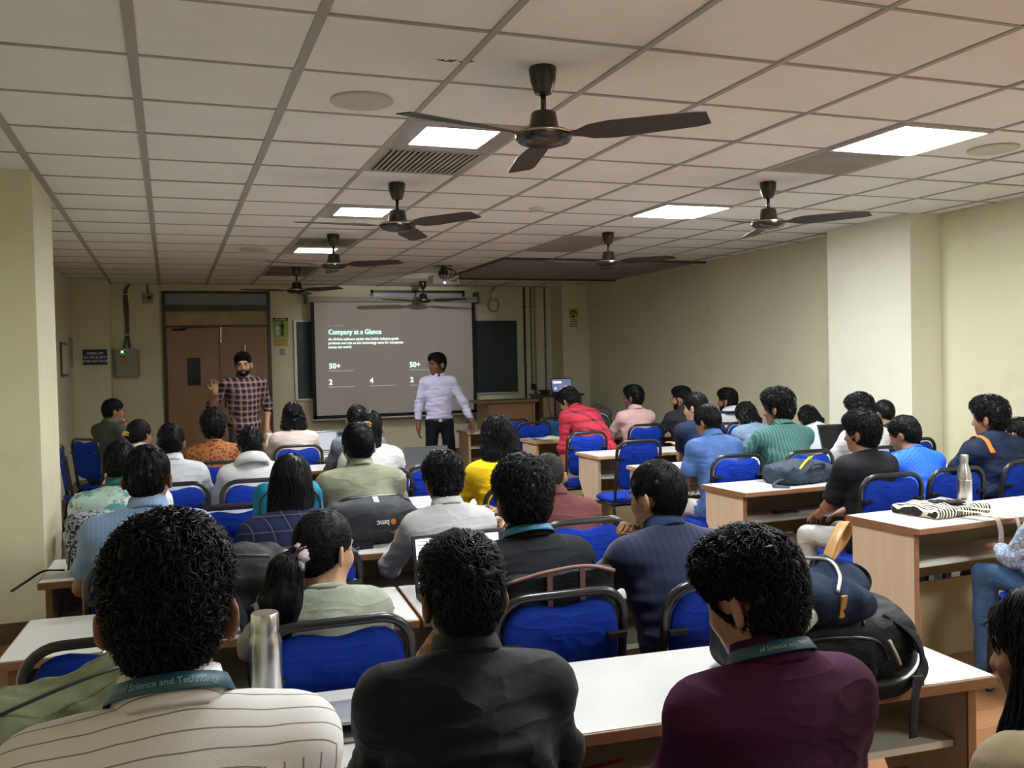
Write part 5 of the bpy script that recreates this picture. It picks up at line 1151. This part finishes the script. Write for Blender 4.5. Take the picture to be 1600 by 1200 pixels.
# bags -------------------------------------------------------------
BAGK = fabric('bag_black', (.012, .0125, .015), .55, .2, 25, fold=16, fbump=.5); BAGG = fabric('bag_grey', (.035, .038, .045), .6, .2, 25, fold=16, fbump=.5); BAGN = fabric('bag_navy', (.012, .022, .048), .8, .2, 25, fold=14, fbump=.45)
ZIP = mat('zip_metal', (.45, .45, .44), .35, .9); STRAPK = fabric('strap_black', (.010, .010, .012), .7)
def sdf_part(name, B, m, parent, h=.011, wr=.003, seed=1):
    V, Q, G, ax = B.surf(h); V = relax(V, Q, 1, .4); nn = normals(V, Q); V = V+nn*(wr*waves(V, seed, 8, 25, 60)+wr*.5*waves(V, seed+1, 8, 70, 130))[:, None]; return obj(name, mesh_np(name, V, Q, m), parent)
def strap(name, pts, w, m, parent, th=.12): return MB().tube(bez(pts, 7), w, 8, flat=th).build(name, m, parent, True)
def bag(lab, x, y, z, rz=0, cat='backpack', name='backpack'): return thing(name, lab, cat, (x, y, z), rz)
# black backpack at the aisle end of the back desk
t = bag('big black backpack lying on the aisle end of the back desk', 1.50, 1.92, .75, -.10)
B = SDF(); B.bx((0, 0, .085), (.225, .15, .085), .06, None, .03); B.el((-.05, -.02, .14), (.17, .12, .06), None, .04); B.el((.16, .02, .10), (.09, .13, .085), None, .03); B.cut((0, 0, -1), -.001); sdf_part('body', B, BAGK, t, .0105, .0035, 3)
B = SDF(); B.bx((-.06, -.115, .075), (.15, .045, .06), .035, None, .02); B.cut((0, 0, -1), -.002); sdf_part('front_pocket', B, BAGK, t, .010, .004, 8)
MB().tube(bez([(-.2, -.145, .125), (-.06, -.16, .14), (.07, -.155, .12), (.11, -.15, .07)], 8), .004, 6).build('pocket_zip', mat('zip_black', (.03, .03, .032), .3), t, True)
MB().tube(bez([(.10, -.165, .12), (.115, -.172, .085), (.125, -.172, .06)], 5), .006, 6).build('zip_puller', ZIP, t, True)
MB().tube(bez([(.05, -.14, .155), (.10, -.06, .185), (.13, .03, .19), (.10, .12, .175)], 8), .0045, 6).build('main_zip', mat('zip_black', (.03, .03, .032), .3), t, True)
strap('side_strap', [(.17, -.13, .12), (.20, -.165, .06), (.15, -.20, .02), (.12, -.225, -.04), (.115, -.23, -.09)], .017, STRAPK, t, .15)
strap('shoulder_strap', [(.14, -.10, .165), (.18, -.155, .12), (.19, -.165, .05), (.11, -.19, .012), (-.05, -.19, .012)], .022, STRAPK, t, .2)
MB().box(-.015, .015, -.006, .006, -.012, .012, bev=.003).xf(Matrix.Translation((.155, -.195, .028))).build('buckle', KEYS, t)
MB().box(-.09, .02, -.004, .004, 0, .002).xf(Matrix.Translation((-.02, -.06, .2))).build('logo_print', mat('logo_pale', (.45, .47, .46), .6), t)
# navy bag on top
cbp = np.array([1.49, 1.865, 0]); t = bag('navy canvas bag with a tan strap piled on the black backpack', cbp[0], cbp[1], .925, .15, 'bag', 'canvas_bag')
B = SDF(); B.el((-.06, -.02, .045), (.13, .10, .062), None, .03); B.el((.07, .02, .045), (.085, .075, .058), rotm('z', .4), .02); B.el((-.02, -.06, .03), (.10, .06, .05), rotm('z', -.3), .02); B.el((.02, .0, .10), (.03, .06, .03), rotm('z', -.4), .02); sdf_part('body', B, BAGN, t, .009, .004, 5)
MB().tube([(.12+.065*math.cos(a), .03+.015*math.sin(a), .045+.040*math.sin(a)) for a in np.linspace(0, 2*math.pi, 24, endpoint=False)], .022, 8, closed=True, flat=.3).build('webbing_loop', BAGN, t, True)
MB().tube(bez([(.03, .02, .10), (.08, .03, .165), (.135, .05, .195), (.15, .06, .165), (.11, .06, .125), (.05, .05, .09)], 7), .016, 8, flat=.16).build('leather_strap', mat('leather_tan', (.42, .22, .06), .45, var=.15), t, True)
MB().tube(bez([(-.07, -.11, .075), (-.03, -.08, .105), (.0, -.02, .125), (-.01, .05, .12)], 7), .005, 6).build('zip', ZIP, t, True)
MB().box(-.009, .009, -.003, .003, -.055, 0, bev=.002).xf(Matrix.Translation((-.065, -.125, .07)) @ Matrix.Rotation(.2, 4, 'X')).build('leather_tab', mat('leather_tan', (.42, .22, .06), .45, var=.15), t)
t = thing('flask', 'pale green flask sticking out of the navy bag', 'bottle', (cbp[0]-.19, cbp[1]-.12, .925)); Rm = Matrix.Rotation(.35, 4, 'Z') @ Matrix.Rotation(math.pi/2-.35, 4, 'Y')
GRNF = mat('flask_green', (.36, .50, .38), .5)
MB().lathe([(.001, -.08), (.024, -.08), (.027, -.07), (.027, .04), (.024, .045)], seg=24).xf(Rm).build('body', GRNF, t, 'auto'); MB().lathe([(.028, .045), (.028, .078), (.024, .082), (.001, .082)], seg=24).xf(Rm).build('lid', GRNF, t, 'auto')
# cable + pen on the shelf
h = MB(); rr = random.Random(9); pts = [(rr.uniform(-.06, .06), rr.uniform(-.05, .05), rr.uniform(.003, .03)) for _ in range(22)]; h.tube(bez(pts, 6), .0016, 5)
o = h.build('earphone_cable', mat('cable_white', (.68, .67, .60), .4), None, True); o.location = (1.60, 1.93, .563); tag(o, 'tangled white earphone cable on the desk shelf', 'cable')
o = MB().tube([(-.07, 0, .005), (.06, 0, .005), (.07, 0, .005)], [.0045, .0045, .0015], 8).build('pen', mat('pen_red', (.35, .01, .02), .25), None, True); o.location = (.95, 2.02, .563); o.rotation_euler = (0, 0, .1); tag(o, 'red pen on the shelf of the back desk', 'pen'); MB().tube([(.04, .0045, .006), (.072, .0045, .006)], .0015, 5).build('clip', CHROME, o)
# black bag by ponytail woman
t = bag('black soft backpack on the desk left of the ponytail woman', .17, 3.10, .75, .1)
B = SDF(); B.bx((0, 0, .105), (.20, .14, .105), .08, None, .03); B.el((.03, -.03, .15), (.17, .12, .08), rotm('z', .2), .03); B.cut((0, 0, -1), -.001); sdf_part('body', B, BAGK, t, .012, .006, 12)
strap('shoulder_strap', [(-.02, -.14, .10), (.0, -.20, .03), (.01, -.235, -.05), (.02, -.235, -.16), (.05, -.2, -.2)], .018, STRAPK, t, .2)
MB().tube(bez([(-.17, -.06, .185), (-.05, -.10, .22), (.1, -.1, .205)], 6), .004, 6).build('zip', mat('zip_black', (.03, .03, .032), .3), t, True)
# bmc backpack on the third row
t = bag('black backpack with a small white and orange logo on the third row', .84, 4.18, .75, .12)
B = SDF(); B.bx((0, 0, .09), (.20, .13, .09), .06, rotm('x', .05), .03); B.el((-.02, -.05, .11), (.17, .10, .085), None, .03); B.cut((0, 0, -1), -.001); sdf_part('body', B, BAGG, t, .012, .005, 15)
o = text('logo_lettering', 'bmc', .034, (.035, -.158, .115), (math.pi/2, 0, 0), INKW, t, 'LEFT', .0010); o.rotation_euler = (math.pi/2, math.pi, 0)
MB().lathe([(.001, 0), (.014, 0), (.014, .003), (.001, .003)], seg=6).xf(Matrix.Translation((.056, -.150, .105)) @ Matrix.Rotation(math.pi/2, 4, 'X')).build('logo_mark', mat('logo_orange', (.62, .20, .02), .5), t)
MB().box(-.012, .012, -.003, .003, -.03, .03).xf(Matrix.Translation((.0, -.09, .19)) @ Matrix.Rotation(-.9, 4, 'X')).build('tag', INKW, t)
strap('shoulder_strap', [(-.10, .02, .17), (-.21, -.02, .16), (-.24, -.10, .10), (-.20, -.16, .012), (-.05, -.17, .012)], .02, STRAPK, t, .2)
# turquoise bag, embroidered bag, leaf pattern bag
t = bag('turquoise backpack on the third row in front of the plaid shirt', .47, 4.15, .75, 0)
B = SDF(); B.bx((0, 0, .15), (.15, .09, .15), .06, None, .03); B.cut((0, 0, -1), -.001); sdf_part('body', B, fabric('bag_turquoise', (.01, .19, .30), .6, .15, 20), t, .013, .005, 18)
MB().tube(bez([(-.12, -.085, .05), (-.12, -.09, .24), (0, -.09, .285), (.12, -.09, .24), (.12, -.085, .05)], 7), .005, 6).build('zip', mat('zip_black', (.03, .03, .032), .3), t, True)
strap('carry_loop', [(-.04, 0, .30), (-.03, 0, .335), (.03, 0, .335), (.04, 0, .30)], .012, STRAPK, t, .25)
t = bag('multicoloured embroidered cloth bag on the third row', 1.36, 4.17, .75, .2, 'bag', 'cloth_bag')
m = N('embroidered_cloth'); v = m.n('ShaderNodeTexVoronoi'); v.inputs['Scale'].default_value = 60; m.l(m.tc(), v.inputs['Vector']); cr = m.n('ShaderNodeValToRGB'); sp_ = m.n('ShaderNodeSeparateColor'); m.l(v.outputs['Color'], sp_.inputs[0]); m.l(sp_.outputs[0], cr.inputs[0])
E_ = cr.color_ramp.elements; E_[0].color = (.02, .015, .015, 1); E_[1].color = (.45, .12, .12, 1)
for p_, c_ in ((.3, (.35, .22, .03, 1)), (.5, (.12, .10, .14, 1)), (.7, (.5, .35, .3, 1))): q_ = E_.new(p_); q_.color = c_
cr.color_ramp.interpolation = 'CONSTANT'; m.col(cr.outputs[0]); m.set(.8, 0, .2)
B = SDF(); B.bx((0, 0, .04), (.17, .12, .045), .035, None, .03); B.el((.05, 0, .07), (.09, .09, .04), None, .03); B.cut((0, 0, -1), -.001); sdf_part('body', B, m.m, t, .011, .007, 21)
strap('handle', [(-.1, -.1, .07), (-.04, -.15, .10), (.06, -.15, .09), (.1, -.09, .075)], .012, STRAPK, t, .3)
t = bag('navy and white scribble print backpack at the wall end of the third row', -.33, 4.10, .75, .1)
m = N('scribble_print'); f = m.noise(38, 5, .75); g_ = m.math('LESS_THAN', m.math('ABSOLUTE', m.math('SUBTRACT', f, .5)), .035); m.col(m.mix(g_, (.012, .018, .04), (.42, .47, .52))); m.set(.7, 0, .2)
B = SDF(); B.bx((0, 0, .115), (.082, .085, .115), .05, None, .03); B.el((0, -.07, .07), (.065, .05, .065), None, .02); B.cut((0, 0, -1), -.001); sdf_part('body', B, m.m, t, .012, .004, 24)
MB().tube(bez([(-.075, -.12, .03), (-.06, -.135, .12), (.0, -.14, .155), (.06, -.135, .12), (.075, -.12, .03)], 7), .004, 6).build('zip', mat('zip_black', (.03, .03, .032), .3), t, True)
strap('loose_strap', [(-.09, -.06, .02), (-.16, -.09, .03), (-.22, -.13, .005), (-.27, -.16, -.02)], .010, STRAPK, t, .3)
# grey navy backpack with yellow trim
t = bag('navy grey backpack with lime zips on the far wall block desk', 3.72, 4.88, .75, .1)
BAGB = fabric('bag_slate', (.035, .047, .068), .6, .2, 25, fold=16, fbump=.5); LIME = mat('zip_lime', (.52, .58, .03), .5)
B = SDF(); B.bx((0, 0, .06), (.20, .14, .06), .045, None, .03); B.el((.02, 0, .09), (.15, .11, .06), None, .03); B.el((-.1, -.08, .04), (.09, .07, .05), None, .02); B.cut((0, 0, -1), -.001); sdf_part('body', B, BAGB, t, .011, .006, 27)
MB().tube(bez([(-.10, -.125, .10), (-.02, -.10, .145), (.06, -.06, .16)], 7), .008, 6).build('lime_zip', LIME, t, True)
for p_ in ((-.19, -.11, .07), (-.14, -.13, .06), (.11, .02, .15)): MB().tube([p_, (p_[0]+.015, p_[1], p_[2]-.022)], .007, 6).build('lime_tab', LIME, t, True)
strap('loose_strap', [(-.17, -.10, .05), (-.26, -.09, .03), (-.30, -.13, .008), (-.24, -.19, .006)], .014, BAGB, t, .3)
strap('carry_loop', [(-.06, -.13, .06), (-.03, -.16, .12), (.07, -.15, .12), (.09, -.12, .06)], .012, BAGB, t, .3)
# striped tote
t = bag('black and white striped tote bag with a phone on it', 3.60, 3.60, .75, .12, 'tote bag', 'tote_bag')
m = N('tote_stripe'); x_ = m.xyz(); w_ = m.math('ADD', x_[0], m.math('MULTIPLY', m.noise(20, 2), .012)); m.col(m.mix(_mask(m, w_, .020, .5), (.62, .56, .44), (.02, .018, .018))); m.set(.85, 0, .2)
B = SDF(); B.bx((0, 0, .022), (.20, .14, .026), .02, None, .02); B.el((-.1, -.03, .035), (.09, .09, .025), None, .02); B.el((.1, .05, .03), (.08, .07, .025), None, .02); B.cut((0, 0, -1), -.001); sdf_part('body', B, m.m, t, .009, .005, 30)
CANV = fabric('canvas_cream', (.58, .50, .40), .85)
strap('long_handle', [(-.05, -.13, .035), (-.03, -.30, .03), (-.03, -.345, -.02), (-.03, -.35, -.12), (.0, -.35, -.25), (.05, -.34, -.27), (.10, -.345, -.2), (.11, -.34, -.02), (.10, -.29, .03), (.06, -.13, .035)], .019, CANV, t, .12)
phone(3.60, 3.56, .806, 1.2, 'dark phone resting on the striped tote')
# grey backpack on the fourth row of the far block
t = bag('dark grey backpack standing on the desk before the pink shirt man', 4.19, 8.80, .75, -.2)
B = SDF(); B.bx((0, 0, .15), (.15, .10, .15), .07, None, .03); B.el((0, -.08, .10), (.11, .06, .09), None, .02); B.cut((0, 0, -1), -.001); sdf_part('body', B, BAGG, t, .013, .006, 33)
strap('carry_loop', [(-.04, 0, .29), (-.02, 0, .33), (.04, 0, .33), (.06, 0, .29)], .012, STRAPK, t, .25); MB().tube(bez([(-.11, -.10, .05), (-.09, -.12, .2), (0, -.11, .25), (.09, -.12, .2), (.11, -.1, .05)], 6), .004, 6).build('zip', ZIP, t, True)
# satchel hung on the charcoal polo man's chair
b, J, r, hd = PEOPLE['man in charcoal polo shirt with a bright blue lanyard']
t = bag('black laptop satchel with brown trim behind the charcoal polo man', r[0]+.02, r[1]-.135, .70, 0, 'bag', 'laptop_satchel')
B = SDF(); B.bx((0, 0, .13), (.17, .022, .13), .02, None, .02); sdf_part('body', B, BAGK, t, .010, .003, 36)
BRT = mat('trim_brown', (.16, .075, .055), .5); MB().tube(bez([(-.165, -.018, .24), (-.05, -.024, .262), (.07, -.024, .268), (.165, -.018, .245)], 6), .006, 6).build('brown_trim', BRT, t, True)
for x_ in (-.04, .06): MB().box(x_-.008, x_+.008, -.028, -.02, .16, .265).build('brown_tab', BRT, t)
# olive jacket heap bottom left
t = bag('olive green backpack lying on the back desk left of the striped shirt man', -.20, 2.06, .75, .1)
OLV = fabric('olive_cloth', (.115, .125, .062), .7, .15, 14, fold=8, fbump=.5)
B = SDF(); B.bx((-.02, 0, .085), (.24, .15, .085), .07, rotm('y', -.12), .03); B.el((.13, .02, .13), (.13, .12, .085), None, .04); B.el((-.16, -.05, .09), (.12, .13, .085), None, .04); B.cut((0, 0, -1), -.001); sdf_part('body', B, OLV, t, .010, .006, 40)
strap('shoulder_strap', [(.20, -.08, .19), (.08, -.15, .17), (-.08, -.18, .12), (-.2, -.16, .05)], .022, OLV, t, .2)
MB().tube(bez([(.24, .05, .17), (.08, -.09, .215), (-.1, -.13, .18), (-.24, -.10, .12)], 6), .004, 6).build('zip', mat('zip_black', (.03, .03, .032), .3), t, True)
for p_ in ((.05, .02, .215), (.12, .06, .215)): MB().tube([p_, (p_[0]+.012, p_[1]+.01, p_[2]+.003)], .005, 6).build('metal_tab', ZIP, t, True)
# folded paper on the wall side chair, far left
chair(-.68, 9.0, -1.35, 'empty blue chair with papers on its seat by the left wall')
paper(-.67, 9.0, .4625, .3, 'white papers left on the empty chair by the left wall', .3, .25)
# ---------------------------------------------------------------- worn bits
b, J = rootM('woman with a scrunchie ponytail and glasses in a sage t-shirt'); Hm = headM(J); sc = MB()
sc.tube([(.036*math.cos(a), .036*math.sin(a), .005*math.sin(5*a)) for a in np.linspace(0, 2*math.pi, 48, endpoint=False)], [.017+.006*math.sin(9*a)+.003*math.sin(14*a+1) for a in np.linspace(0, 2*math.pi, 48, endpoint=False)], 10, closed=True)
sc.xf(Hm @ Matrix.Translation((0, -.137, -.012)) @ Matrix.Rotation(.9, 4, 'X')).build('scrunchie', fabric('scrunchie_mauve', (.42, .33, .36), .5), b, True)
def clip(lab, name, col, loc):
    b, J = rootM(lab); Hm = headM(J); q = MB().tube(bez([(-.03, -.012, .0), (-.015, -.022, .012), (.015, -.022, .012), (.03, -.012, 0)], 5), .006, 6).tube(bez([(-.03, -.010, -.016), (0, -.022, -.012), (.03, -.010, -.016)], 5), .005, 6)
    for k in range(4): q.tube([(-.02+k*.013, -.018, .01), (-.02+k*.013, -.018, -.014)], .003, 5)
    q.xf(Hm @ Matrix.Translation(loc)).build('hair_clip', mat(name, col, .3), b, True)
clip('woman in white top with a gold hair clip', 'clip_gold', (.55, .40, .14), (0, -.118, .035)); clip('woman with a yellow claw clip near the wall', 'clip_yellow', (.60, .36, .03), (0, -.155, .02))
def watch(lab, n, t_, m1, m2):
    b, J = rootM(lab); W, E = J['W'+n], J['E'+n]; d = (E-W)/np.linalg.norm(E-W); p = W+d*t_; u = np.cross(d, [0, 0, 1.]); u /= np.linalg.norm(u); v = np.cross(d, u); R = .033*J['s']
    w = MB().tube([p+R*(math.cos(a)*u+math.sin(a)*v) for a in np.linspace(0, 2*math.pi, 24, endpoint=False)], .009, 6, closed=True, flat=.3).build('watch_band', m1, b, True)
    q = -v if v[2] < 0 else v; q = np.array(q); F_ = MB().lathe([(.001, 0), (.017, 0), (.019, .004), (.015, .010), (.001, .010)], seg=18); M_ = np.eye(4); M_[:3, 0] = u; M_[:3, 1] = d; M_[:3, 2] = np.cross(u, d); M_[:3, 3] = p+np.cross(u, d)*R*.95; F_.xf(M_).build('watch_case', m2, b, 'auto')
watch('man in navy textured polo shirt with clasped hands and a steel watch', 'L', .045, STEEL, CHROME); watch('man in lavender shirt and black trousers looking at the screen', 'L', .01, KEYS, CHROME)
watch('man in black collared shirt with cuffs and fingers at his chin', 'L', .02, mat('bracelet_gold', (.5, .35, .12), .3, 1), mat('bracelet_gold', (.5, .35, .12), .3, 1))
b, J = rootM('man in lavender shirt and black trousers looking at the screen'); p0 = J['p0']; s = J['s']
V_, F_ = band([(.150*s, .018), (.156*s, .018), (.156*s, -.018), (.150*s, -.018)], (p0[0], p0[1]-.01, p0[2]+.012), 36, (1.10, .84)); MB().add(V_, F_).build('belt', KEYS, b, True)
MB().box(-.02, .02, .118*s, .135*s, -.016, .016, bev=.003).xf(Matrix.Translation((p0[0], p0[1]-.01, p0[2]+.012))).build('belt_buckle', CHROME, b)
b, J = rootM('man in navy jacket with an orange strap'); S_ = J['SL']; T_ = J['T']
strap('orange_strap', [J['p3']+T_@np.array(q) for q in ((-.11, .10, .0), (-.115, .03, .075), (-.12, -.06, .055), (-.12, -.105, -.03))], .022, mat('strap_orange', (.70, .16, .015), .6), b, .25)
